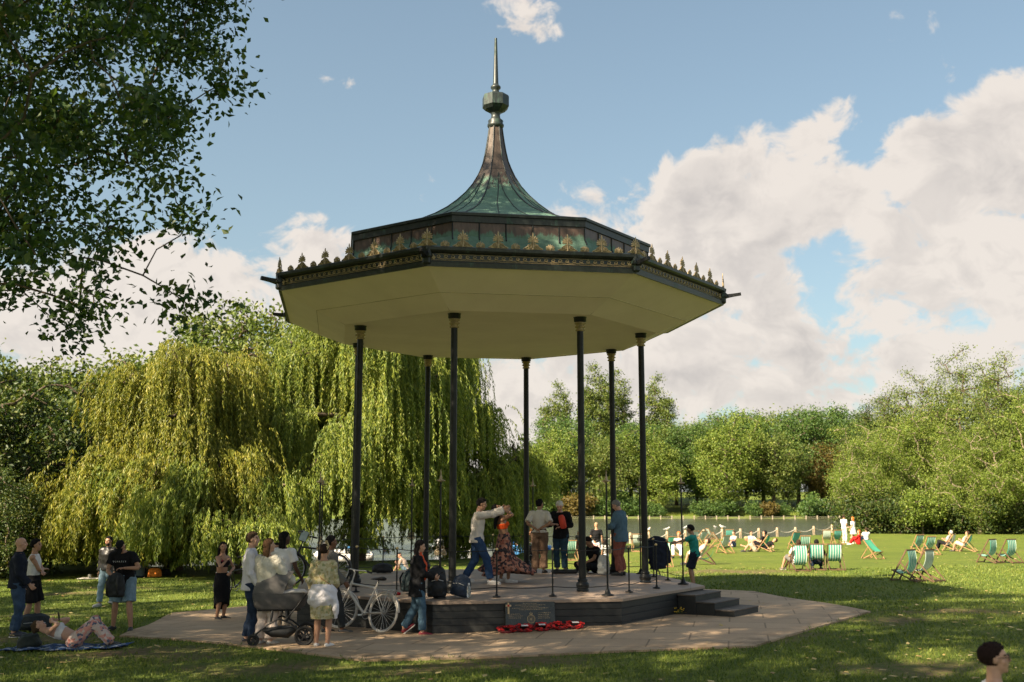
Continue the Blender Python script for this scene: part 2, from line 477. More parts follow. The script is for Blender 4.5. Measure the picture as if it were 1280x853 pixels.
# ------------------------------------------------------------------ grass blades and fallen leaves, too many to count
def scatter_grass():
    rng = np.random.default_rng(3)
    n = 190000
    # denser close by
    y = 11.5 + 26*rng.random(n)**1.7; x = (rng.random(n)*2-1)*(1.0 + .53*y)
    r = np.hypot(x-BX, y-BY)
    ang = np.mod(np.arctan2(y-BY, x-BX) - A0, math.pi/4) - math.pi/8
    keep = (r*np.cos(ang) > 7.75*math.cos(math.pi/8) + .03 - .26*np.clip(np.sin(x*2.1+np.sin(y*3.3))*np.sin(y*2.7+x*.9), 0, 1)*rng.random(n))
    v = np.sin(x*.9+np.sin(y*.7)*2)*np.sin(y*.8+x*.3)
    keep &= rng.random(n) < (.75 + .3*v)*(1-.88*bare_np(x, y))
    x, y = x[keep], y[keep]; n = len(x)
    z = ground_np(x, y) + np.where((r[keep]*np.cos(ang[keep])) < 7.75*math.cos(math.pi/8), .028, 0)
    h = (.022 + .03*rng.random(n))*(1+.012*y); w = .004 + .00035*y
    th = rng.random(n)*2*math.pi; lean = h*(.3+.7*rng.random(n)); lt = rng.random(n)*2*math.pi
    dx, dy = np.cos(th)*w, np.sin(th)*w
    V = np.empty((n, 3, 3))
    V[:,0] = np.stack([x-dx, y-dy, z-.005], -1); V[:,1] = np.stack([x+dx, y+dy, z-.005], -1)
    V[:,2] = np.stack([x+np.cos(lt)*lean, y+np.sin(lt)*lean, z+h], -1)
    m = leaf_mat('grass_blades', [(.25, (.06, .10, .015)), (.5, (.118, .175, .026)), (.75, (.205, .235, .045))], .25, .6)
    tag(link('grass', np_mesh('grass', V.reshape(-1, 3), np.arange(n*3).reshape(-1, 3), m)), 'short grass of the near lawn', 'grass', kind='stuff')
scatter_grass()
def scatter_leaves():
    rng = np.random.default_rng(11)
    n = 2300
    y = 12 + 46*rng.random(n)**1.25; x = (rng.random(n)*2-1)*(1 + .5*y)
    sd = lake_sd(x, y); r = np.hypot(x-BX, y-BY)
    dr = .5 + .5*np.sin(x*.55 + 1.7*np.sin(y*.31)) * np.sin(y*.47 + x*.21)
    keep = (sd < -1.5) & (r > 5.3) & ((r > 7.9) | (rng.random(n) < .22)) & (rng.random(n) < .18 + 1.1*dr**2)
    x, y = x[keep], y[keep]; n = len(x)
    z = ground_np(x, y) + .035 + .02*rng.random(n)
    s = (.026 + .040*rng.random(n)**1.5)*(1 + .006*y)
    th = rng.random(n)*2*math.pi
    K = [(-1,0,0),(-.35,.5,.25),(.5,.42,.1),(1,0,.3),(.45,-.45,.15),(-.4,-.5,.2)]
    V = np.empty((n, 6, 3))
    tl = (rng.random((n, 2))-.5)*1.0
    for k, (a, b_, c) in enumerate(K):
        X_ = a*np.cos(th)-b_*np.sin(th); Y_ = a*np.sin(th)+b_*np.cos(th)
        V[:,k] = np.stack([x+X_*s, y+Y_*s, z+s*(c*.6 + .3*tl[:,0]*X_ + .3*tl[:,1]*Y_)], -1)
    m = leaf_mat('fallen_leaf', [(.2, (.24, .15, .05)), (.5, (.5, .36, .13)), (.8, (.62, .50, .24))], .15, .6)
    tag(link('fallen_leaves', np_mesh('fallen_leaves', V.reshape(-1, 3), np.arange(n*6).reshape(-1, 6), m)), 'dry yellow leaves fallen on the lawn and paving', 'leaves', kind='stuff')
scatter_leaves()
# ================================================================== bandstand
def copper_mat(name, base_a, base_b, patina, amount=.5, zr=None):
    m, t, b = new_mat(name)
    co = obj_coord(t)
    mp = t.new('ShaderNodeMapping'); mp.inputs['Scale'].default_value = (2.2, 2.2, .55); t.l.new(co, mp.inputs[0])
    n = t.noise(mp.outputs[0], 2.2, 6, .65); s = t.noise(mp.outputs[0], 9, 5, .7)
    k = t.math('ADD', t.math('MULTIPLY', n, .6), t.math('MULTIPLY', s, .4))
    if zr:
        sp_ = t.new('ShaderNodeSeparateXYZ'); t.l.new(co, sp_.inputs[0])
        k = t.math('ADD', k, t.maprange(sp_.outputs[2], zr[0], zr[1], zr[2], -zr[2]))
    w = t.maprange(k, .58-amount*.3, .70-amount*.3, 0, 1, True)
    brown = t.ramp(s, [(.3, base_a), (.7, base_b)])
    green = t.ramp(t.noise(co, 7, 5, .65), [(.3, tuple(c*.62 for c in patina)), (.7, patina)])
    t.l.new(t.mix(w, brown, green), b.inputs['Base Color'])
    b.inputs['Metallic'].default_value = .15
    t.l.new(t.maprange(w, 0, 1, .42, .75), b.inputs['Roughness'])
    bump(t, b, s, .15, .01)
    return m
M_IRON = pm('painted_iron', (.008, .009, .010), .45, 0, .25, 9, .1, 60, .3)
M_GOLD = pm('gilding', (.36, .275, .16), .5, .2, .4, 14, .2, 50, .5)
M_GOLDD = pm('dull_gilding', (.30, .23, .12), .55, .25, .4, 14, .2, 50, .4)
M_SOFF = None
def soffit_mat():
    m, t, b = new_mat('soffit_paint')
    co = obj_coord(t)
    n = t.noise(co, .9, 6, .65); f = t.noise(co, 6, 5, .7)
    c = t.ramp(n, [(.3, (.68, .585, .47)), (.7, (.77, .67, .55))])
    c = t.mix(t.maprange(f, .62, .8, 0, .35), c, (.54, .45, .34))
    t.l.new(c, b.inputs['Base Color']); b.inputs['Roughness'].default_value = .75
    return m
def brick_dark():
    m, t, b = new_mat('black_painted_blocks')
    co = obj_coord(t)
    n = t.noise(co, 3, 6, .65); f = t.noise(co, 22, 4, .7)
    c = t.ramp(n, [(.3, (.010, .012, .013)), (.75, (.026, .027, .026))])
    c = t.mix(t.maprange(f, .58, .8, 0, .5), c, (.06, .053, .043))
    t.l.new(c, b.inputs['Base Color']); b.inputs['Roughness'].default_value = .55
    bump(t, b, f, .3, .01)
    return m
def floor_mat():
    m, t, b = new_mat('bandstand_floor')
    co = obj_coord(t)
    n = t.noise(co, 1.1, 6, .65); f = t.noise(co, 14, 5, .7)
    mp = t.new('ShaderNodeMapping'); mp.inputs['Rotation'].default_value = (0, 0, A0 + R(22.5) + R(90)); t.l.new(co, mp.inputs[0])
    br = t.new('ShaderNodeTexBrick'); t.l.new(mp.outputs[0], br.inputs['Vector']); br.offset = .5
    br.inputs['Scale'].default_value = 1; br.inputs['Brick Width'].default_value = 2.1; br.inputs['Row Height'].default_value = 1.05; br.inputs['Mortar Size'].default_value = .008
    br.inputs['Color1'].default_value = (.27, .20, .15, 1); br.inputs['Color2'].default_value = (.33, .25, .19, 1); br.inputs['Mortar'].default_value = (.09, .07, .055, 1)
    c = t.mix(.6, br.outputs[0], t.ramp(n, [(.3, (.24, .175, .13)), (.7, (.36, .27, .205))]))
    c = t.mix(t.maprange(f, .55, .8, 0, .4), c, (.12, .095, .075))
    t.l.new(c, b.inputs['Base Color']); b.inputs['Roughness'].default_value = .6
    return m
M_COP_DRUM = copper_mat('copper_panels', (.06, .040, .033), (.125, .08, .062), (.13, .235, .18), .38, (6.75, 7.08, .26))
M_COP_CONE = copper_mat('copper_spire', (.050, .038, .032), (.105, .078, .060), (.135, .25, .185), .45, (8.3, 9.35, .20))
M_COP_TRIM = copper_mat('copper_trim', (.009, .012, .013), (.028, .034, .032), (.07, .14, .115), .10)
M_FLOOR = floor_mat(); M_BLOCK = brick_dark(); M_SOFF = soffit_mat()

bs = empty('bandstand', (BX, BY, 0))
tag(bs, 'octagonal bandstand with green copper spire, gilded eaves and slim black iron columns', 'bandstand')
def oct_ring(mb, prof, mi=0): mb.lathe(prof, 8, A0, mi=mi, smooth=False, caps=False)

# --- platform: floor slab and dark block courses with real joints
RP = 4.47
mb = MB()
mb.lathe([(0.001, .0), (3.2, .0), (RP-.02, -.04), (RP+.035, -.045), (RP+.035, -.095), (RP-.02, -.10)], 8, A0, smooth=False, caps=False)
mb.build('floor', M_FLOOR, bs)
mb = MB(); z = -.098
prof = []
for c in range(9):
    prof += [(RP-.010, z), (RP, z-.006), (RP, z-.114), (RP-.010, z-.119)]; z -= .122
oct_ring(mb, prof)
mb.build('plinth', M_BLOCK, bs)

# --- steps on the right-hand face
def steps():
    k = 1; a, b_ = octa_pt(RP, k), octa_pt(RP, k+1)
    d = (b_-a).normalized(); n = Vector((d.y, -d.x, 0))
    L = (b_-a).length
    rot = Matrix((d, -n, Vector((0,0,1)))).transposed()
    rot = Matrix((d, n, Vector((0,0,1)))).transposed()
    gz = -.75
    top0 = -.15
    for i in range(3):
        depth = .36*(3-i) if False else .40
        zt = top0 - .125*i
        w = 1.18
        c = a + d*(L - w/2 - .03) + n*(.006 + .40*i + .20)
        mb = MB(); mb.box((c.x, c.y, (zt+gz)/2), (w, .395, zt-gz), rot, bevel=.012)
        mb.box((c.x, c.y, zt+.012), (w+.03, .40, .03), rot, 1, bevel=.006)
        mb.build('step', [M_BLOCK, pm('step_tread', (.085, .07, .058), .7, 0, .35, 5, .2)], bs)
steps()

# --- columns
def column_meshes():
    sh = MB()
    sh.lathe([(.072, .20), (.070, 1.2), (.064, 5.06)], 14, caps=False)
    base = MB()
    base.lathe([(.115, 0), (.118, .03), (.105, .045), (.118, .07), (.128, .11), (.118, .15), (.088, .175), (.096, .19), (.096, .215), (.074, .235)], 16)
    cap = MB()
    cap.lathe([(.066, 5.02), (.092, 5.03), (.092, 5.05), (.072, 5.065), (.072, 5.085), (.104, 5.10), (.104, 5.12), (.078, 5.135), (.08, 5.155), (.108, 5.17), (.108, 5.19), (.09, 5.205)], 16, mi=0)
    cap.lathe([(.088, 5.20), (.122, 5.215), (.122, 5.285), (.135, 5.30)], 16, mi=1)
    return sh.mesh('shaft', M_IRON), base.mesh('base', M_IRON), cap.mesh('capital', [M_GOLDD, M_IRON])
sh_m, ba_m, ca_m = column_meshes()
RC = 3.2725; ZC = 5.304
for k in range(8):
    p = octa_pt(RC, k)
    c = link('column', sh_m, bs, p)
    link('base', ba_m, c); link('capital', ca_m, c)

# --- roof: soffit, eaves moulding, frieze
RE, ZE = 5.065, 5.872
mb = MB()
oct_ring(mb, [(.001, ZC), (3.62, ZC), (3.63, ZC+.003), (4.25, ZC+.235), (4.26, ZC+.245), (RE-.10, ZE-.02), (RE-.055, ZE)])
sf = mb.build('soffit', M_SOFF, bs)
mb = MB(); dk = pm('soffit_seam', (.34, .27, .17), .8)
for k in range(8):
    mb.tube([octa_pt(3.62, k) + Vector((0,0,ZC)), octa_pt(RE-.12, k) + Vector((0,0,ZE-.022))], .006, 4)
    mb.tube([octa_pt(4.25, k) + Vector((0,0,ZC+.236)), octa_pt(4.25, k+1) + Vector((0,0,ZC+.236))], .006, 4)
mb.build('seam', dk, sf)
mb = MB()
oct_ring(mb, [(RE-.06, ZE-.005), (RE, ZE-.015), (RE+.01, ZE+.07), (RE-.02, ZE+.085), (RE-.02, ZE+.105)])
oct_ring(mb, [(RE-.035, ZE+.118), (RE-.035, ZE+.235)])
oct_ring(mb, [(RE-.02, ZE+.235), (RE+.03, ZE+.255), (RE+.06, ZE+.285), (RE+.065, ZE+.335), (RE+.02, ZE+.36), (RE-.2, ZE+.365), (3.4, ZE+.75)])
mb.build('eaves', M_COP_TRIM, bs)
mb = MB(); oct_ring(mb, [(RE-.02, ZE+.103), (RE-.008, ZE+.108), (RE-.02, ZE+.118)])
mb.build('bead_moulding', M_GOLD, bs)
def frieze_mesh():
    """running scroll, local x along the face, y outward"""
    mb = MB(); L = 2*(RE-.035)*math.sin(math.pi/8) - .30; n = 27; p = L/n
    for i in range(n):
        x0 = -L/2 + p*(i+.5); pts = []
        for j in range(15):
            th = -.6*math.pi + j/14*2.5*math.pi
            r = .034*(1 - .62*j/14)
            pts.append((x0 + .012 + r*math.cos(th)*1.15, .008, r*math.sin(th)))
        tail = [(x0 - p*.72, .006, -.036), (x0 - p*.35, .006, -.040)]
        mb.tube(tail + pts, [.006]*2 + [.0075]*15, 5, ref=(0,1,0))
    mb.tube([(-L/2, .004, .047), (L/2, .004, .047)], .005, 5, ref=(0,1,0))
    # acanthus boss at both ends
    for s in (-1, 1):
        for dx, dz, r in ((0, 0, .05), (.045, .015, .032), (-.03, -.02, .034), (.03, -.025, .03)):
            mb.torus((s*(L/2+.07) + dx, .01, dz), r*.7, .011, (0,1,0), 12, 5)
    return mb.mesh('frieze', M_GOLD)
fr_m = frieze_mesh()
def face_frame(k, r):
    a, b_ = octa_pt(r, k), octa_pt(r, k+1)
    d = (b_-a).normalized(); m = (a+b_)/2
    return m, math.atan2(d.y, d.x), d
for k in range(8):
    m, ang, d = face_frame(k, RE-.035)
    # local x along the face, local -y outward (faces run anticlockwise): turn by pi so +y looks out
    link('frieze', fr_m, bs, (m.x, m.y, ZE+.176), ang+math.pi)
# corner blocks and water spouts
cb = MB(); cb.box((0, 0, .10), (.16, .15, .34), bevel=.03); cb.box((.05, 0, .10), (.12, .19, .10), bevel=.02)
cb_m = cb.mesh('corner_block', M_COP_TRIM)
sp = MB()
for i in range(1):
    sp.tube([(.0, 0, -.03), (.16, 0, -.01), (.34, 0, .012), (.35, 0, .013)], [(.075,.06), (.055,.045), (.05,.042), (.05,.042)], 4, ref=(0,1,1), smooth=False)
sp_m = sp.mesh('water_spout', M_IRON)
for k in range(8):
    a = A0 + k*math.pi/4; p = octa_pt(RE-.03, k)
    o = link('corner_block', cb_m, bs, (p.x, p.y, ZE+.085), a)
    p = octa_pt(RE+.02, k)
    link('water_spout', sp_m, bs, (p.x, p.y, ZE+.20), a)
# cresting of palmettes
def palmette():
    mb = MB()
    h = .31
    # mound with two volutes
    vs = []
    prof = [(-.19, 0), (-.165, .022), (-.12, .045), (-.075, .085), (-.04, .125), (.04, .125), (.075, .085), (.12, .045), (.165, .022), (.19, 0)]
    for y in (-.008, .008): vs += [(x, y, z) for x, z in prof]
    n = len(prof)
    mb.add(vs, [tuple(range(n-1,-1,-1)), tuple(range(n, 2*n))] + [(i, (i+1) % n, n+(i+1) % n, n+i) for i in range(n)], 1)
    for s in (-1, 1):
        pts = []
        for j in range(16):
            th = j/15*3.2*math.pi; r = .044*(1-.7*j/15)
            pts.append((s*(.062 + r*math.cos(th)), .014, .052 + r*math.sin(th)))
        mb.tube([(s*.185, .014, .008), (s*.14, .014, .03)] + pts, .0085, 5, ref=(0,1,0))
    mb.tube([(0, .012, 0), (0, .012, .13), (0, .012, .20)], [.022, .016, .012], 6, ref=(0,1,0))
    # fan of leaves with curled tips
    for j in range(-4, 5):
        a = j*.36; L = .165 - .012*abs(j) - (.018 if j else -.02)
        bx_, bz = 0, .135
        pts = []
        for q_ in range(6):
            u = q_/5; aa = a*(.75 + .35*u)
            pts.append((bx_ + math.sin(aa)*L*u, .006, bz + math.cos(aa)*L*u))
        mb.tube(pts, [(.008,.006), (.010,.008), (.013,.009), (.017,.010), (.018,.011), (.007,.006)], 6, ref=(0,1,0), ref_fn=lambda i, a=a: (math.cos(a), 0, -math.sin(a)))
    return mb.mesh('palmette', [M_GOLD, M_GOLDD])
def small_scroll():
    mb = MB()
    for s in (-1, 1):
        pts = []
        for j in range(14):
            th = j/13*3*math.pi; r = .034*(1-.72*j/13)
            pts.append((s*(.042 + r*math.cos(th)), .008, .045 + r*math.sin(th)))
        mb.tube(pts, .009, 5, ref=(0,1,0))
    for a in (-.6, 0, .6):
        mb.tube([(0, .008, .0), (math.sin(a)*.05, .008, .05+.04*math.cos(a)), (math.sin(a)*.06, .008, .06+.055*math.cos(a))], [.012, .013, .005], 5, ref=(0,1,0))
    mb.box((0, 0, .02), (.16, .016, .04), mi=1)
    return mb.mesh('scroll', [M_GOLD, M_GOLDD])
pal_m, scr_m = palmette(), small_scroll()
for k in range(8):
    m, ang, d = face_frame(k, RE-.01); L = 2*(RE-.01)*math.sin(math.pi/8)
    for j in range(6):
        p = octa_pt(RE-.01, k, j/6)
        if j == 0: link('palmette', pal_m, bs, (p.x, p.y, ZE+.362), A0 + k*math.pi/4 + math.pi/2 + math.pi)
        else: link('palmette', pal_m, bs, (p.x, p.y, ZE+.362), ang+math.pi)
        p = octa_pt(RE-.01, k, (j+.5)/6)
        link('scroll', scr_m, bs, (p.x, p.y, ZE+.362), ang+math.pi)

# --- copper drum with standing seams
RD, ZD = 3.46, 7.28
mb = MB(); oct_ring(mb, [(RD+.12, ZE+.60), (RD+.05, ZE+.85), (RD, ZE+.95), (RD, ZD-.17)])
for k in range(8):
    m, ang, d = face_frame(k, RD)
    n = Vector((math.cos(ang-math.pi/2), math.sin(ang-math.pi/2), 0))
    for j in range(5):
        p = octa_pt(RD, k, j/5)
        q = p + n*(.006 if j else 0)
        mb.tube([(q.x + n.x*.05, q.y + n.y*.05, ZE+.87), (q.x, q.y, ZE+.97), (q.x, q.y, ZD-.17)], .016, 5, mi=1)
mb.build('drum', [M_COP_DRUM, M_COP_TRIM], bs)
mb = MB(); oct_ring(mb, [(RD-.01, ZD-.19), (RD+.03, ZD-.18), (RD+.035, ZD-.06), (RD+.065, ZD-.05), (RD+.07, ZD), (RD+.03, ZD+.02), (3.3, ZD+.035)])
mb.build('drum_cornice', M_COP_TRIM, bs)
# --- spire
prof = [(3.35, ZD+.03), (2.6, 7.52), (1.95, 7.78), (1.55, 7.98), (1.25, 8.17), (1.0, 8.37), (.78, 8.59), (.60, 8.81), (.455, 9.05), (.36, 9.26), (.296, 9.43), (.245, 9.65), (.206, 9.87), (.175, 10.08), (.152, 10.26)]
mb = MB(); oct_ring(mb, prof)
for k in range(8):
    mb.tube([octa_pt(r+.004, k) + Vector((0,0,z)) for r, z in prof], [.02]*6 + [.014]*9, 5, mi=1)
    for fr in (.36, .66):
        pp = [octa_pt(r+.004, k, .5 + (fr-.5)*min(1, (r-.30)/(1.6-.3)*1.4)) + Vector((0,0,z+.004)) for r, z in prof if .42 < r < 3.3]
        mb.tube(pp, .010, 5, mi=1)
    a_, b_ = octa_pt(.40, k), octa_pt(.40, k+1)
    mb.tube([a_ + Vector((0,0,9.16)), b_ + Vector((0,0,9.16))], .009, 4, mi=1)
mb.build('spire', [M_COP_CONE, M_COP_TRIM], bs)
mb = MB()
mb.lathe([(.15, 10.24), (.19, 10.28), (.195, 10.33), (.165, 10.37), (.18, 10.42), (.112, 10.48), (.10, 10.56), (.13, 10.63)], 14)
mb.lathe([(.13, 10.62), (.25, 10.69), (.318, 10.76), (.318, 10.99), (.30, 11.03), (.17, 11.08)], 8, A0, smooth=False)
mb.lathe([(.16, 11.06), (.085, 11.12), (.075, 11.18), (.118, 11.22), (.118, 11.26), (.075, 11.30), (.066, 11.33), (.062, 11.36), (.030, 12.46)], 12)
mb.build('finial', copper_mat('copper_finial', (.016, .022, .023), (.032, .042, .041), (.04, .085, .07), .25), bs)

# --- railing: tall standards at the corners, short posts between, two rails
M_BALL = pm('gilt_ball', (.62, .47, .22), .35, .5, .2, 20)
def short_post():
    mb = MB(); mb.tube([(0,0,.02), (0,0,.83)], .015, 8)
    mb.lathe([(.075, 0), (.075, .014), (.03, .022), (.022, .05), (.015, .06)], 10)
    return mb.mesh('railing_post', M_IRON)
pb = MB(); pb.ell((0,0,.85), (.028,.028,.028), nu=10, nv=6); ball_m = pb.mesh('ball', M_BALL)
sp_mesh = short_post()
def standard():
    mb = MB(); mb.tube([(0,0,.02), (0,0,2.10)], [.019, .016], 8)
    mb.lathe([(.115, 0), (.115, .015), (.06, .03), (.04, .085), (.022, .12)], 12)
    return mb.mesh('standard', M_IRON)
st_m = standard()
fb = MB(); fb.lathe([(.016, 2.07), (.085, 2.085), (.085, 2.10), (.03, 2.112), (.022, 2.17), (.012, 2.20), (.004, 2.30)], 10); fin_m = fb.mesh('pole_finial', M_GOLD)
rb = MB()
for s in (-1, 1):
    rb.torus((s*.062, 0, .80), .042, .009, (0,1,0), 16, 5); rb.torus((s*.062, 0, .80), .018, .008, (0,1,0), 10, 5)
    rb.torus((s*.045, 0, .89), .027, .008, (0,1,0), 12, 5)
ring_m = rb.mesh('scroll_ring', M_GOLD)
RR = 4.06
for k in range(8):
    p = octa_pt(RR, k); a = A0 + k*math.pi/4 + math.pi/2
    o = link('standard', st_m, bs, (p.x, p.y, -.02), a)
    link('pole_finial', fin_m, o); link('scroll_ring', ring_m, o)
    gate = (k == 1)
    for fr in ((1/3, 2/3) if not gate else (.26, .62)):
        p = octa_pt(RR, k, fr)
        o = link('railing_post', sp_mesh, bs, (p.x, p.y, -.02), a); link('ball', ball_m, o)
    for zz in (.17, .835):
        mb = MB()
        pts = [octa_pt(RR, k, f) for f in (0, 1)]
        if gate: pts = [octa_pt(RR, k, f) for f in (0, .62)]
        P = []
        for i in range(13):
            f = i/12; q = pts[0].lerp(pts[1], f); P.append((q.x, q.y, zz - .02 - .025*math.sin(math.pi*((f*3) % 1))))
        mb.tube(P, .008, 5); mb.build('rail', M_IRON, bs)

# ================================================================== memorial stone and its wreaths
def text_mesh(body, size, depth, mat, align='CENTER', space=1.0, name='lettering'):
    cu = bpy.data.curves.new(name, 'FONT'); cu.body = body; cu.size = size; cu.extrude = depth
    cu.align_x = align; cu.align_y = 'CENTER'; cu.space_character = space; cu.resolution_u = 2
    o = bpy.data.objects.new(name, cu); COL.objects.link(o)
    dg = bpy.context.evaluated_depsgraph_get(); me = bpy.data.meshes.new_from_object(o.evaluated_get(dg))
    bpy.data.objects.remove(o); bpy.data.curves.remove(cu)
    me.materials.clear(); me.materials.append(mat)
    return me
def face_pt(k, r, frac, out=0.0):
    p = octa_pt(r, k, frac); m, ang, d = face_frame(k, r)
    n = Vector((math.cos(ang-math.pi/2), math.sin(ang-math.pi/2), 0))
    q = p + n*out
    return Vector((q.x+BX, q.y+BY, 0)), ang, n
def plaque():
    p, ang, n = face_pt(0, RP, .505, .10)
    gz = ground(p.x, p.y)+.03
    root = empty('memorial_stone', (p.x, p.y, gz+.045), ang)
    tag(root, 'dark memorial stone with gilt lettering and crest leaning against the bandstand base', 'plaque')
    W_, H_ = .90, .43
    tilt = Matrix.Rotation(R(-10), 3, 'X')
    st = MB(); st.box((0, 0, H_/2), (W_, .05, H_), bevel=.008)
    st.v = [tuple(tilt @ Vector(v)) for v in st.v]
    st.build('slab', pm('polished_slate', (.03, .036, .036), .3, 0, .25, 8, .05), root)
    def put(me, x, z, name):
        o = link(name, me, root); q = tilt @ Vector((x, -.027, z))
        o.location = q; o.rotation_euler = (R(90)+R(-10), 0, 0)
        return o
    g = M_GOLD
    # the inscription is too small to read in the photograph: dashes of gilt the same lengths stand for its lines
    def line(mb, x0, x1, z, h, rng):
        x = x0
        while x < x1:
            w = rng.uniform(.010, .034)
            if x+w > x1: break
            y = x
            while y < x+w - .004:
                lw = rng.uniform(.003, .0055)
                mb.box((y+lw/2, z + rng.uniform(-.1, .1)*h, 0), (lw, h*rng.uniform(.7, 1), .002)); y += lw + .0022
            x += w + .009
    rng = random.Random(5); mb = MB()
    for x0, x1, z in ((-.13,.13,.405),(-.27,.29,.378),(-.17,.17,.352),(-.33,.34,.326),(-.20,.22,.30)): line(mb, x0, x1, z, .015, rng)
    put(mb.mesh('lettering', g), 0, 0, 'lettering'); mb = MB()
    for i in range(3): line(mb, -.39, [-.17,-.13,-.17][i], .225-.033*i, .015, rng)
    put(mb.mesh('lettering', g), 0, 0, 'lettering'); mb = MB()
    for i in range(4): line(mb, .14, [.39,.35,.36,.38][i], .243-.031*i, .015, rng)
    put(mb.mesh('lettering', g), 0, 0, 'lettering')
    cr = MB()
    cr.torus((0, .135, 0), .068, .008, (0,0,1), 28, 6); cr.torus((0, .135, 0), .05, .003, (0,0,1), 24, 5)
    for i in range(8):
        a = i*math.pi/4; cr.box((.022*math.cos(a), .135+.022*math.sin(a), 0), (.034, .007, .004), Matrix.Rotation(a, 3, 'Z'))
    cr.box((0, .214, 0), (.05, .012, .004)); 
    for dx in (-.022, 0, .022): cr.ell((dx, .232, 0), (.009, .014, .004), nu=8, nv=5)
    cr.ell((0, .254, 0), (.008, .008, .004), nu=8, nv=5)
    put(cr.mesh('crest', g), .01, 0, 'crest')
    root.rotation_euler = (0, 0, ang)
    # a small wooden remembrance cross stuck on the corner
    c = MB(); c.box((0, .09, 0), (.03, .19, .012)); c.box((0, .135, .001), (.10, .03, .012)); c.ell((0, .135, .012), (.02, .02, .006), nu=10, nv=5, mi=1)
    q = tilt @ Vector((-.395, -.045, .235))
    o = c.build('remembrance_cross', [pm('pale_wood', (.55, .40, .22), .6), pm('poppy_red', (.45, .012, .012), .7)], None)
    w = Matrix.Rotation(ang, 4, 'Z') @ q.to_4d()
    o.location = Vector((p.x, p.y, gz+.045)) + Vector(w[:3]); o.rotation_euler = Euler((R(80), 0, ang))
    tag(o, 'small wooden remembrance cross with a red poppy on the corner of the memorial stone', 'cross')
plaque()
def wreath_mesh(seed):
    rng = random.Random(seed); mb = MB()
    mb.torus((0,0,.03), .145, .035, n=24, m=6, mi=1)
    for i in range(46):
        a = rng.uniform(0, 6.283); rr = .145 + rng.uniform(-.05, .05); zz = .05 + rng.uniform(0, .03) - abs(rr-.145)*.4
        s = rng.uniform(.024, .034); tx, ty = rng.uniform(-.5,.5), rng.uniform(-.5,.5)
        rot = Euler((tx, ty, rng.uniform(0,6))).to_matrix()
        vs = [(0,0,-.006)] + [(s*math.cos(j*math.pi/4)*(1+.2*(j % 2)), s*math.sin(j*math.pi/4)*(1+.2*(j % 2)), .010*(j % 2)) for j in range(8)]
        vs += [(0,0,-.012)]
        c = Vector((rr*math.cos(a), rr*math.sin(a), zz))
        mb.add([rot @ Vector(v) + c for v in vs], [(0, 1+j, 1+(j+1) % 8) for j in range(8)] + [(9, 1+(j+1) % 8, 1+j) for j in range(8)], rng.choice((0, 0, 2)))
        mb.ell(c + rot @ Vector((0,0,.002)), (.006,.006,.004), nu=6, nv=4, mi=3)
    return mb.mesh('poppies', [pm('poppy_red', (.45, .012, .012), .7), pm('wreath_moss', (.10, .01, .012), .9), pm('poppy_bright', (.62, .02, .02), .65), pm('black_centre', (.01,.01,.01), .6)])
lab = MB(); lab.box((0, 0, .072), (.13, .07, .006), bevel=.002); lab_m = lab.mesh('card', pm('white_card', (.75,.73,.72), .6, 0, .1))
wr_labels = ['poppy wreath at the left end of the row below the memorial stone', 'poppy wreath with a white card below the left part of the memorial stone',
  'poppy wreath with a white card below the crest of the memorial stone', 'poppy wreath below the right end of the memorial stone', 'poppy wreath with a small card at the right end of the row']
for i, fr in enumerate((.37, .46, .55, .645, .73)):
    p, ang, n = face_pt(0, RP, fr, .28 if i < 4 else .22)
    root = empty('poppy_wreath', (p.x, p.y, ground(p.x, p.y)+.06), 0)
    root.rotation_euler = (Matrix.Rotation(ang, 3, 'Z') @ Matrix.Rotation(R(13), 3, 'X')).to_euler(); root.scale = (.92, .92, .70)
    tag(root, wr_labels[i], 'wreath', 'poppy wreaths laid along the bandstand base')
    link('poppies', wreath_mesh(i), root)
    if i in (1, 2, 4): o = link('card', lab_m, root); o.location = (.02, .03, .02)
def bunch(name, px, py, label, cols, n, seed, s):
    rng = random.Random(seed); p = G(px, py); mb = MB()
    for i in range(n):
        a = rng.uniform(0, 6.28); e = Vector((math.cos(a)*rng.uniform(.05,.2)*s, math.sin(a)*.08*s, rng.uniform(.03,.14)*s))
        mb.tube([(0,0,.01), e*.6 + Vector((0,0,.01)), e], .003, 4, mi=0)
        mb.ell(e, (.016*s, .016*s, .012*s), nu=6, nv=4, mi=1)
        a2 = rng.uniform(0, 6.28); mb.tube([e*.5, e*.5+Vector((math.cos(a2)*.05, math.sin(a2)*.05, .02))*s], [(.012*s, .003), (.003, .002)], 5, mi=0)
    o = mb.build(name, cols, None, (p.x, p.y, ground(p.x, p.y)+.03)); tag(o, label, 'flowers')
bunch('dried_flowers', 719, 779, 'dried brown flower bunch beside the right end of the poppy wreaths', [pm('dry_stem', (.12,.08,.04), .9), pm('dry_bloom', (.26,.15,.07), .9)], 34, 1, 1.3)
bunch('yellow_flowers', 846, 770, 'small yellow flower bunch on the paving beside the steps', [pm('green_stem', (.08,.10,.03), .8), pm('yellow_bloom', (.55,.36,.04), .7)], 26, 2, 1.0)
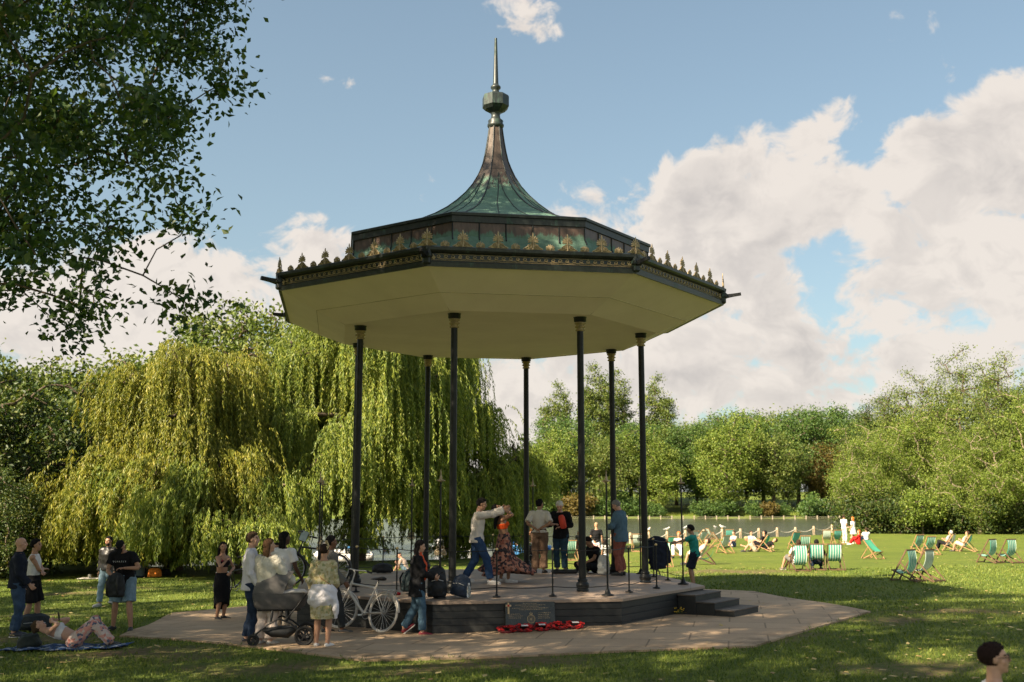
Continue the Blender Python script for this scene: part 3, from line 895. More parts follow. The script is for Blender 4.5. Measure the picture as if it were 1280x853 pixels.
# ================================================================== trees
def grow(rng, base, fork, pts, jitter=.25, sag=.0):
    """a branching skeleton from base through fork out to every cluster point"""
    nodes = [np.array(base, float)]; par = [-1]
    K = 6
    b = np.array(base, float); f = np.array(fork, float)
    side = rng.normal(size=3)*[1,1,0]*.02*np.linalg.norm(f-b)
    for i in range(1, K+1):
        u = i/K; nodes.append(b + (f-b)*u + side*math.sin(u*math.pi)); par.append(len(nodes)-2)
    trunk_n = len(nodes)
    d = np.linalg.norm(pts - f, axis=1); order = np.argsort(d + rng.normal(size=len(pts))*.1*d.mean())
    arr = np.zeros((trunk_n + 3*len(pts), 3)); arr[:trunk_n] = nodes; cnt = trunk_n
    parent = np.full(len(arr), -1); parent[:trunk_n] = par
    depth = np.zeros(len(arr)); 
    ends = np.zeros(len(pts), int)
    start = max(1, trunk_n-4)
    for i in order:
        c = pts[i]; A = arr[start:cnt]
        dist = np.linalg.norm(A - c, axis=1)
        # prefer to leave from nodes nearer the trunk than the target
        pen = np.where(np.linalg.norm(A - f, axis=1) > np.linalg.norm(c - f)*1.02, 3.0, 0.0)
        j = start + int(np.argmin(dist + pen*dist))
        L = np.linalg.norm(c - arr[j]); prev = j
        for u in (.35, .7):
            m = arr[j] + (c-arr[j])*u + rng.normal(size=3)*jitter*L*.22 + np.array([0,0,1])*(L*.08*math.sin(u*math.pi)*(1-2*sag))
            arr[cnt] = m; parent[cnt] = prev; prev = cnt; cnt += 1
        arr[cnt] = c; parent[cnt] = prev; ends[i] = cnt; cnt += 1
    return arr[:cnt], parent[:cnt], ends
def branch_mesh(name, arr, parent, mat, r_tip, r_base, expo=2.3, nseg=6, rmin=0.0):
    n = len(arr); w = np.zeros(n)
    has = np.zeros(n, bool)
    for i in range(n):
        if parent[i] >= 0: has[parent[i]] = True
    w[~has] = 1.0
    for i in range(n-1, 0, -1):
        if parent[i] >= 0: w[parent[i]] += w[i]
    # parents always precede children in index except trunk order, which also holds
    r = r_tip + (r_base - r_tip)*(w/w[0])**(1/expo)
    i = np.nonzero((parent >= 0) & (r > rmin))[0]; p = parent[i]
    a, b = arr[p], arr[i]; d = b - a; L = np.linalg.norm(d, axis=1, keepdims=True); d = d/np.maximum(L, 1e-6)
    ref = np.tile([.31, .17, .93], (len(i), 1)); ref[np.abs((ref*d).sum(1)) > .95] = [1, 0, 0]
    s = np.cross(d, ref); s /= np.linalg.norm(s, axis=1, keepdims=True); t = np.cross(d, s)
    th = np.arange(nseg)*2*math.pi/nseg
    off = s[:,None,:]*np.cos(th)[None,:,None] + t[:,None,:]*np.sin(th)[None,:,None]
    ra = np.minimum(r[p], r[i]*1.6)[:,None,None]; rb = r[i][:,None,None]
    V = np.concatenate([a[:,None,:] - d[:,None,:]*ra*.3 + off*ra, b[:,None,:] + off*rb], 1)
    m = len(i); base = (np.arange(m)*2*nseg)[:,None]
    k = np.arange(nseg); l = (k+1) % nseg
    q = np.stack([base+k, base+l, base+nseg+l, base+nseg+k], -1).reshape(-1, 4)
    return np_mesh(name, V.reshape(-1, 3), q, mat, smooth=True)
def leaf_quads(rng, P, size, up=.5, aspect=.62, dirs=None, droop=.15):
    """kite shaped leaves at points P"""
    n = len(P)
    if dirs is None:
        dirs = rng.normal(size=(n, 3)); dirs[:,2] -= droop*2
    dirs = dirs/np.linalg.norm(dirs, axis=1, keepdims=True)
    nor = rng.normal(size=(n, 3)) + np.array([0,0,up*2]); s = np.cross(dirs, nor); s /= np.maximum(np.linalg.norm(s, axis=1, keepdims=True), 1e-6)
    nn = np.cross(s, dirs)
    sz = (size*(.65+.7*rng.random(n)))[:,None]
    V = np.empty((n, 4, 3))
    V[:,0] = P; V[:,1] = P + dirs*sz*.45 + s*sz*aspect*.5 + nn*sz*.10
    V[:,2] = P + dirs*sz; V[:,3] = P + dirs*sz*.45 - s*sz*aspect*.5 + nn*sz*.10
    return V
def crown_points(rng, c, r, n, inner=.35, lump=.22, flat_bottom=.7, gaps=0.0):
    """cluster centres in a lumpy ellipsoid"""
    out = []
    ph = rng.random(12)*6.28; fr = rng.normal(size=(6, 3))*2.3
    while len(out) < n:
        v = rng.normal(size=3); v /= np.linalg.norm(v)
        rad = (inner + (1-inner)*rng.random()**.55)
        l = 1 + lump*sum(math.sin(fr[k] @ v + ph[k]) for k in range(6))/2.2
        p = v*rad*l
        if p[2] < -flat_bottom: continue
        if gaps and sum(math.sin(2.2*(fr[k] @ p) + ph[k+6]) for k in range(6)) > (1-gaps)*3: continue
        out.append(p)
    return np.array(c) + np.array(out)*np.array(r)
BARK = pm('bark', (.085, .065, .048), .9, 0, .4, 5, .5, 18, .2)
BARK_PALE = pm('bark_pale', (.22, .18, .13), .85, 0, .4, 5, .5, 14, .2)
def tree_data(seed, h, crown_c, crown_r, ncl, nleaf, leaf, mat, bark=BARK, trunk_r=.25, spread=.5, fork=.35, lump=.25, gaps=0.0, inner=.35, flat=.75, up=.5, twig=.012, rmin=0.0, squash=.75, expo=2.3):
    rng = np.random.default_rng(seed)
    pts = crown_points(rng, crown_c, crown_r, ncl, inner, lump, flat, gaps)
    arr, par, ends = grow(rng, (0,0,-.3), (crown_c[0]*.5, crown_c[1]*.5, crown_c[2] - crown_r[2]*fork), pts)
    tm = branch_mesh('trunk', arr, par, bark, twig, trunk_r, expo, rmin=rmin)
    k = nleaf
    C = np.repeat(arr[ends], k, 0); B = np.repeat(arr[par[ends]], k, 0)
    u = rng.random((len(C), 1))**.6
    P = B + (C-B)*(.3+.8*u) + rng.normal(size=C.shape)*spread*np.array([1,1,squash])
    V = leaf_quads(rng, P, leaf, up)
    cm = np_mesh('crown', V.reshape(-1, 3), np.arange(len(V)*4).reshape(-1, 4), mat)
    return tm, cm
def place_tree(name, data, p, rz, s, label, cat='tree', group=None, sz=None):
    root = empty(name, (p[0], p[1], p[2]), rz); root.scale = (s, s, sz or s)
    tag(root, label, cat, group)
    link('trunk', data[0], root); link('crown', data[1], root)
    return root
def gpt(x, y): return (x, y, ground(x, y))

LM_PLANE = leaf_mat('leaf_plane_tree', [(.2, (0.018, 0.045, 0.014)), (.5, (0.039, 0.085, 0.020)), (.75, (0.074, 0.119, 0.025)), (.95, (0.191, 0.152, 0.029))], .34)
LM_DARK = leaf_mat('leaf_dark', [(.2, (0.020, 0.044, 0.012)), (.5, (0.047, 0.080, 0.016)), (.75, (0.096, 0.115, 0.024)), (.95, (0.179, 0.144, 0.030))], .25)
LM_OLIVE = leaf_mat('leaf_olive', [(.2, (0.047, 0.077, 0.015)), (.5, (0.100, 0.145, 0.027)), (.75, (0.164, 0.196, 0.040)), (.95, (0.246, 0.215, 0.050))], .28)
LM_LIME = leaf_mat('leaf_lime', [(.2, (0.065, 0.107, 0.015)), (.5, (0.135, 0.196, 0.027)), (.75, (0.206, 0.252, 0.045)), (.95, (0.281, 0.265, 0.062))], .3)
LM_GREEN = leaf_mat('leaf_green', [(.2, (0.033, 0.076, 0.018)), (.5, (0.065, 0.126, 0.027)), (.8, (0.117, 0.176, 0.037))], .28)
LM_RUST = leaf_mat('leaf_rust', [(.2, (0.055, 0.046, 0.012)), (.5, (0.110, 0.084, 0.018)), (.8, (0.164, 0.122, 0.029))], .28)
LM_WIL = leaf_mat('leaf_willow', [(.15, (0.073, 0.100, 0.015)), (.45, (0.178, 0.200, 0.028)), (.7, (0.289, 0.282, 0.041)), (.95, (0.446, 0.364, 0.076))], .32)
LM_WIL2 = leaf_mat('leaf_willow_green', [(.15, (0.072, 0.120, 0.026)), (.45, (0.167, 0.222, 0.038)), (.75, (0.289, 0.325, 0.053)), (.95, (0.463, 0.414, 0.089))], .32)

# --- large plane trees to the left: one reaches into the picture, all shade the lawn
td = tree_data(21, 22, (0,0,10.6), (7.0,6.6,9.4), 1550, 190, .112, LM_PLANE, BARK, .40, .25, .55, .22, .08, .40, .62, up=.3, twig=.004, expo=1.55)
place_tree('plane_tree', td, gpt(-12.2, 13.6), 0.4, 1.0, 'tall broad-leaved tree overhanging the top left corner, dark green with hanging twigs', 'tree')
ts = tree_data(22, 22, (0,0,13.0), (7.0,6.6,9.8), 170, 140, .17, LM_PLANE, BARK_PALE, .42, .42, .55, .25, .42, .35, .9, up=.3, twig=.010)
for i, (x, y, rz, s) in enumerate([(-12.8, 1.5, 2.1, 1.0), (-20.5, 13.0, 4.0, 1.0), (-26, 21, 5.2, .95)]):
    place_tree('plane_tree', ts, gpt(x, y), rz, s, 'tall plane tree standing left of the picture and shading the lawn', 'tree', 'shade trees left of the picture')

tc = tree_data(23, 20, (0,0,14.2), (6.6,6.2,5.8), 230, 140, .17, LM_PLANE, BARK_PALE, .36, .40, .7, .25, .30, .35, .9, up=.3, twig=.010)
place_tree('plane_tree', tc, gpt(-7.0, 2.6), 0, 1.0, 'tall plane tree standing left of the picture and shading the lawn', 'tree', 'shade trees left of the picture')
place_tree('plane_tree', tc, gpt(-9.0, -5.5), 2, 1.1, 'tall plane tree standing left of the picture and shading the lawn', 'tree', 'shade trees left of the picture')

# --- weeping willows
def willow(seed, H, rx, ry, ncl, per, base_z, mat, leaf=(.18, .042), trunk_r=.4, minclear=.25, step=.075, lop=(0,0), dens=2, lmax=2.6):
    rng = np.random.default_rng(seed)
    pts = []
    ph = rng.random(8)*6.28; fr = rng.normal(size=(8, 3))*2.6
    nb = 6.5
    while len(pts) < ncl/nb:
        v = rng.normal(size=3); v /= np.linalg.norm(v)
        if v[2] < 0 and rng.random() < .35: continue
        l = 1 + .20*sum(math.sin(fr[k] @ v + ph[k]) for k in range(8))/1.6
        rad = (.50 + .50*rng.random()**.45)*l
        pts.append((v[0]*rx*rad + lop[0]*max(0, v[2]), v[1]*ry*rad + lop[1], H*.42 + v[2]*(H*.58 if v[2] > 0 else H*.36)*rad))
    pts = np.array(pts); boughl = np.repeat(.45+.55*rng.random(len(pts)), int(nb)+1)
    pts = np.repeat(pts, int(nb)+1, 0); pts = pts + rng.normal(size=pts.shape)*np.array([.42,.42,.22])
    ok = pts[:,2] > .7; pts = pts[ok]; boughl = boughl[ok]
    arr, par, ends = grow(rng, (0,0,-.3), (0,0,H*.33), pts, .3)
    tm = branch_mesh('trunk', arr, par, BARK, .014, trunk_r, rmin=.0)
    E = arr[ends]
    S = np.repeat(E, per, 0) + rng.normal(size=(len(E)*per, 3))*np.array([.30,.30,.22])
    out = S[:,:2].copy(); out /= np.maximum(np.linalg.norm(out, axis=1, keepdims=True), .1)
    out = out + rng.normal(size=out.shape)*.45
    ns = len(S); Lmax = np.maximum(.5, S[:,2] - minclear*(.3+1.4*rng.random(ns)))
    cl = np.repeat(boughl, per)
    L = Lmax*np.clip(cl*(.55+.6*rng.random(ns)), .12, .98); L = np.clip(L, .45, lmax)
    reach = .35 + .75*rng.random(ns)
    sway = rng.normal(size=(ns, 2))*.10
    nl = int(lmax/step)
    s_ = (np.arange(nl)+.5)*step
    Sg = np.broadcast_to(s_[None,:], (ns, nl)); mask = Sg < L[:,None]
    e = 1 - np.exp(-1.7*Sg/1.0)
    up_ = .30*np.exp(-((Sg-.35)/.4)**2)*rng.random(ns)[:,None]
    x = S[:,0,None] + out[:,0,None]*reach[:,None]*e*.8 + sway[:,0,None]*Sg*.5
    y = S[:,1,None] + out[:,1,None]*reach[:,None]*e*.8 + sway[:,1,None]*Sg*.5
    z = S[:,2,None] + up_ - (Sg - .42*e)
    P = np.stack([x, y, z], -1)[mask]
    fl = np.stack([np.broadcast_to(out[:,0,None], Sg.shape), np.broadcast_to(out[:,1,None], Sg.shape), np.zeros_like(Sg)], -1)[mask]
    P = np.repeat(P, dens, 0); fl = np.repeat(fl, dens, 0)
    n = len(P)
    d = np.stack([rng.normal(size=n)*.34, rng.normal(size=n)*.34, -np.ones(n)*(.75+.3*rng.random(n))], -1) + fl*.12
    P = P + rng.normal(size=P.shape)*.022
    V = leaf_quads(rng, P, leaf[0], .0, leaf[1]/leaf[0], d)
    # the strands themselves
    cm = np_mesh('crown', V.reshape(-1, 3), np.arange(len(V)*4).reshape(-1, 4), mat)
    return tm, cm
def at_px(px, y): return (px-640)/F_PX * y * .985
w1 = willow(31, 9.6, 3.1, 3.4, 360, 16, 0, LM_WIL, lop=(.6, 0))
place_tree('willow', w1, gpt(-13.9, 43.5), 0, 1, 'big yellow-green weeping willow left of the bandstand with foliage to the grass', 'tree')
w1b = willow(36, 5.0, 3.6, 2.6, 170, 15, 0, LM_WIL, lop=(0,0), trunk_r=.15, minclear=.05)
place_tree('willow', w1b, gpt(-15.2, 40.6), 0, 1, 'low spreading yellow willow boughs trailing on the grass at the left', 'tree')
w1c = willow(37, 4.2, 3.0, 2.2, 140, 15, 0, LM_WIL2, lop=(0,0), trunk_r=.15, minclear=.05)
place_tree('willow', w1c, gpt(-10.6, 41.0), .7, 1, 'low green willow thicket trailing on the grass beside the big yellow willow', 'tree')
w2 = willow(32, 13.8, 4.6, 4.0, 480, 16, 0, LM_WIL2, minclear=1.9, lmax=3.4)
place_tree('willow', w2, gpt(-7.2, 50.0), 1.0, 1, 'tall weeping willow behind the left columns of the bandstand', 'tree')
w3 = willow(33, 8.6, 2.9, 2.6, 230, 16, 0, LM_WIL2, minclear=1.5)
place_tree('willow', w3, gpt(-1.7, 53.2), 2.0, 1, 'smaller rounded weeping willow at the water edge seen between the bandstand columns', 'tree')

# --- dark trees and shrubs at the left edge
db = tree_data(41, 10, (0,0,4.6), (4.2,3.6,4.6), 300, 100, .20, LM_DARK, BARK, .28, .42, .5, .3, .0, .35, 1.0)
place_tree('hawthorn', db, gpt(-21.5, 42), 0, .92, 'dense dark tree with autumn tints at the left edge of the picture', 'tree')
place_tree('hawthorn', db, gpt(-17.8, 46.5), 2.2, .86, 'dark olive tree between the left edge and the yellow willow', 'tree')
place_tree('hawthorn', db, gpt(-24.0, 37), 4.2, .8, 'dark shrub at the far left behind the bald man', 'shrub')
place_tree('hawthorn', db, gpt(-19.0, 38.8), 5.2, .45, 'low dark bush at the foot of the dense tree on the left', 'shrub')
gb = tree_data(42, 13, (0,0,8.2), (4.6,4.2,5.6), 320, 75, .25, LM_OLIVE, BARK, .3, .5, .5, .3, .06)
place_tree('poplar', gb, gpt(-16.0, 60), .3, 1.08, 'pale loose-crowned tree rising behind the yellow willow', 'tree')
gb2 = tree_data(43, 12, (0,0,7.0), (4.8,4.4,5.4), 300, 85, .30, LM_OLIVE, BARK, .3, .5, .5, .25)
place_tree('maple', gb2, gpt(-27.0, 58), .3, .86, 'rounded bright green tree behind the dark trees at the left', 'tree')
place_tree('maple', gb2, gpt(-22.0, 64), 2.0, 1.06, 'green tree crown showing between the dark trees and the yellow willow', 'tree')
place_tree('poplar', gb, gpt(-30.0, 52), 2.3, .72, 'olive tree filling the left edge behind the dark shrubs', 'tree')

# --- far bank wood
fa = tree_data(51, 15, (0,0,9), (6.2,5.8,7.6), 210, 105, .35, LM_OLIVE, BARK, .35, .85, .6, .28, .0, .4, .85, rmin=.03)
fb_ = tree_data(52, 15, (0,0,9), (6.4,5.8,7.4), 210, 105, .35, LM_GREEN, BARK, .35, .85, .6, .28, .0, .4, .85, rmin=.03)
fc = tree_data(53, 20, (0,0,11.5), (3.4,3.2,10.0), 190, 105, .35, LM_OLIVE, BARK, .3, .6, .6, .22, .05, .35, .9, rmin=.03)
fd = tree_data(54, 15, (0,0,8.5), (6.0,5.6,7.2), 210, 105, .35, LM_LIME, BARK, .35, .85, .6, .3, .0, .4, .85, rmin=.03)
fe = tree_data(55, 13, (0,0,7.5), (5.6,5.0,6.6), 190, 105, .35, LM_RUST, BARK, .35, .8, .6, .3, .0, .4, .85, rmin=.03)
fw = willow(56, 8, 4.4, 3.6, 110, 9, 0, LM_WIL, leaf=(.5, .12), step=.22, minclear=.6)
far = [  # kind, photo x, distance, height scale, label
 (fd, 676, 176, .80, 'pale yellow-green tree on the far bank just right of the rear column'),
 (fb_, 712, 184, .98, 'dark green tree on the far bank behind the white-haired man'),
 (fc, 697, 200, .98, 'slender tree on the far bank rising left of the middle column'),
 (fc, 744, 196, 1.12, 'tallest slender poplar on the far bank between the two right-hand columns'),
 (fc, 772, 205, 1.10, 'second slender poplar on the far bank just right of the thin rear column'),
 (fa, 757, 178, .86, 'olive tree on the far bank behind the man in the blue shirt'),
 (fb_, 790, 182, .92, 'green tree on the far bank behind the right front column'),
 (fd, 823, 177, .80, 'yellow-green round tree on the far bank right of the columns'),
 (fc, 826, 215, 1.08, 'thin-topped poplar showing above the wood right of the columns'),
 (fa, 846, 196, 1.02, 'broad olive tree in the far wood above the man in teal'),
 (fb_, 872, 184, .90, 'green tree with its trunk showing on the far bank behind the pale deckchairs'),
 (fd, 905, 178, .96, 'large sunlit lime-green tree in the middle of the far bank'),
 (fa, 893, 200, 1.08, 'olive crown rising behind the large sunlit lime-green tree'),
 (fb_, 935, 192, 1.05, 'dark green tree right of the large sunlit lime-green tree'),
 (fa, 955, 200, 1.15, 'high olive crown above the fence of the far bank'),
 (fa, 968, 180, .88, 'dark olive tree on the far bank above the seated picnickers'),
 (fb_, 1000, 190, 1.06, 'tall dark green tree on the far bank above the row of three deckchairs'),
 (fa, 1030, 200, 1.12, 'olive tree on the far bank left of the near trees'),
 (fe, 1037, 186, .84, 'rust-tinted tree on the far bank beside the near trees'),
 (fb_, 1062, 192, 1.10, 'dark tree on the far bank partly hidden by the near trees'),
 (fa, 1100, 205, 1.1, 'olive tree on the far bank hidden behind the near trees'),
]
rr = random.Random(4)
for d, px, y, s, lab in far:
    x = at_px(px, y); place_tree('poplar' if d is fc else 'broadleaf_tree', d, gpt(x, y), rr.uniform(0, 6.28), s, lab, 'tree', 'trees on the far bank')
place_tree('willow', fw, gpt(at_px(640, 172), 172), 1.0, .8, 'low weeping willow on the far bank behind the dancers', 'tree', 'trees on the far bank')
# hedge of shrubs along the far bank
sh = tree_data(57, 3, (0,0,1.3), (3.0,1.8,1.5), 70, 45, .34, LM_GREEN, BARK, .08, .4, .5, .3, rmin=.03)
sh2 = tree_data(58, 3, (0,0,1.2), (2.8,1.8,1.4), 70, 45, .34, LM_RUST, BARK, .08, .4, .5, .3, rmin=.03)
for i, px in enumerate(list(range(672, 1060, 17))):
    if px in (842, 859, 740, 927, 995) : continue
    y = 171.5 + rr.uniform(0, 3); d = sh2 if i % 7 == 3 else sh
    place_tree('waterside_shrub', d, gpt(at_px(px, y), y), rr.uniform(0, 6.28), rr.uniform(.5, 1.2), 'brownish shrub along the far bank' if d is sh2 else 'green shrub along the far bank', 'shrub', 'brownish shrubs along the far bank' if d is sh2 else 'green shrubs along the far bank')

# --- near group at the right
ra = tree_data(61, 14, (0,0,7.2), (5.6,5.0,6.6), 330, 125, .175, LM_LIME, BARK_PALE, .28, .55, .6, .30, .04, .35, 1.0, up=.35)
rb_ = tree_data(62, 14, (0,0,7.6), (4.6,4.4,7.0), 330, 125, .175, LM_OLIVE, BARK, .28, .5, .6, .28, .06, .35, 1.0, up=.35)
rc = tree_data(63, 14, (0,0,7.8), (4.8,4.6,7.2), 300, 120, .18, LM_DARK, BARK, .28, .5, .6, .25, .03, .35, 1.0)
near_r = [
 (ra, 1085, 88, .62, 'low lime-green tree behind the standing couple at the lake corner', .4),
 (rb_, 1135, 98, .86, 'tall olive tree left of the middle of the right-hand group', 1.4),
 (rc, 1112, 104, .88, 'darker tree at the back left of the right-hand group', 2.0),
 (ra, 1165, 92, .76, 'bushy lime-green tree in the middle of the right-hand group', 3.3),
 (rb_, 1190, 104, .92, 'high olive crown at the back of the right-hand group', 4.0),
 (rb_, 1240, 96, 1.0, 'tallest tree near the right edge of the picture', 5.0),
 (ra, 1225, 84, .60, 'lower pale tree with a bare stem in front of the right-hand group', 1.9),
 (rb_, 1285, 90, .9, 'olive tree cut by the right edge of the picture', .2),
 (rc, 1275, 104, .93, 'dark tree behind the right edge of the picture', 2.6),
 (ra, 1325, 84, .8, 'lime-green tree just beyond the right edge', 2.6),
]
for d, px, y, s, lab, rz in near_r: place_tree('lime_tree' if d is ra else 'ash_tree', d, gpt(at_px(px, y), y), rz, s, lab, 'tree', 'trees right of the lake')
us = tree_data(64, 3, (0,0,1.5), (2.4,2.0,1.7), 90, 70, .17, LM_DARK, BARK, .06, .35, .5, .3)
for i, px in enumerate(range(1085, 1300, 20)):
    y = 84.5 + rr.uniform(0, 3)
    place_tree('understorey_bush', us, gpt(at_px(px, y), y), rr.uniform(0, 6.28), rr.uniform(.75, 1.2), 'dark bush under the right-hand trees', 'shrub', 'bushes under the right-hand trees')
yb = tree_data(65, 3, (0,0,1.9), (1.5,1.4,1.7), 70, 70, .16, LM_LIME, BARK, .06, .3, .5, .3)
place_tree('golden_shrub', yb, gpt(at_px(1153, 83.5), 83.5), 0, 1.05, 'golden-leaved shrub in front of the dark bushes at the right', 'shrub')
# ================================================================== people
_tmp = bpy.data.objects.new('tmp', bpy.data.meshes.new('tmp'))
def fuse(mb, voxel, smooth=3, wob=0.0, wscale=9.0, seed=0.0):
    """melt overlapping closed shapes into one continuous skin"""
    me = mb.mesh('fuse', [])
    o = bpy.data.objects.new('fuse', me); COL.objects.link(o)
    r = o.modifiers.new('r', 'REMESH'); r.mode = 'VOXEL'; r.voxel_size = voxel; r.use_smooth_shade = True
    if smooth:
        s = o.modifiers.new('s', 'SMOOTH'); s.factor = .5; s.iterations = smooth
    dg = bpy.context.evaluated_depsgraph_get(); dg.update()
    res = bpy.data.meshes.new_from_object(o.evaluated_get(dg))
    bpy.data.objects.remove(o); bpy.data.meshes.remove(me)
    if wob:
        n = len(res.vertices); co = np.empty(n*3, np.float32); no = np.empty(n*3, np.float32)
        res.vertices.foreach_get('co', co); res.vertices.foreach_get('normal', no)
        co = co.reshape(-1, 3); no = no.reshape(-1, 3)
        p = co*wscale + seed
        f = np.sin(p[:,0]*1.7 + 2*np.sin(p[:,2]*.9)) * np.sin(p[:,2]*2.3 + 1.5*np.sin(p[:,1]*1.3)) + .6*np.sin(p[:,1]*2.9 + p[:,2]*3.7 + 1.2*np.sin(p[:,0]*2.1))
        co += no*(f*wob)[:,None]
        res.vertices.foreach_set('co', co.ravel()); res.update()
    res.polygons.foreach_set('use_smooth', np.ones(len(res.polygons), bool))
    return res
def V(*a): return Vector(a)
def ik(a, b, l1, l2, hint):
    d = b - a; L = d.length
    if L > (l1+l2)*.995: b = a + d*((l1+l2)*.995/L); d = b - a; L = d.length
    x = (l1*l1 - l2*l2 + L*L)/(2*L); h = math.sqrt(max(0, l1*l1 - x*x)); t = d/L
    hn = Vector(hint); hn = hn - t*hn.dot(t)
    if hn.length < 1e-4: hn = t.orthogonal()
    return a + t*x + hn.normalized()*h, b
SKINS = {'pale': (.50, .29, .20), 'tan': (.40, .22, .14), 'olive': (.32, .175, .105), 'brown': (.16, .075, .042), 'dark': (.075, .036, .022), 'pink': (.55, .31, .22)}
def skin_mat(k): return pm('skin_' + k, SKINS[k], .5, 0, .10, 20, .08, 200, .35)
M_EYE = pm('eye', (.02, .014, .012), .2); M_LIP = pm('lip', (.30, .10, .08), .5); M_BROW = pm('brow', (.03, .02, .014), .8)
def folds(t, b, co, seed=0.0):
    mp = t.new('ShaderNodeMapping'); mp.inputs['Location'].default_value = (seed, 0, seed); mp.inputs['Scale'].default_value = (1, 1, .55); t.l.new(co, mp.inputs[0])
    h = t.math('ADD', t.noise(mp.outputs[0], 9, 4, .5, dist=1.2), t.math('MULTIPLY', t.noise(co, 110, 3), .06))
    bump(t, b, h, .9, .035)
def cloth(name, col, var=.14, rough=.9, scale=14):
    key = 'cloth_' + name
    if key not in MATS:
        m = pm(key, col, rough, 0, var, scale, 0, 120, .08); t = NT(m.node_tree); folds(t, t.n['Principled BSDF'], obj_coord(t), len(name)*1.7)
    return MATS[key]
def pattern_cloth(name, cols, scale, kind='noise'):
    key = 'pattern_' + name
    if key in MATS: return MATS[key]
    m, t, b = new_mat(key); co = obj_coord(t)
    if kind == 'voronoi':
        nd = t.new('ShaderNodeTexVoronoi'); nd.inputs['Scale'].default_value = scale; t.l.new(co, nd.inputs['Vector']); sp = t.new('ShaderNodeSeparateColor'); t.l.new(nd.outputs['Color'], sp.inputs[0]); f = sp.outputs[0]
    else: f = t.noise(co, scale, 3, .7)
    lo, hi = (.0, 1.0) if kind == 'voronoi' else (.30, .70)
    n = len(cols); st = [(lo + (hi-lo)*(i+.5)/n, c) for i, c in enumerate(cols)]
    r = t.ramp(f, st)
    r.node.color_ramp.interpolation = 'CONSTANT' if kind == 'voronoi' else 'LINEAR'
    t.l.new(r, b.inputs['Base Color']); b.inputs['Roughness'].default_value = .85; b.inputs['Specular IOR Level'].default_value = .2
    folds(t, b, co)
    MATS[key] = m
    return m

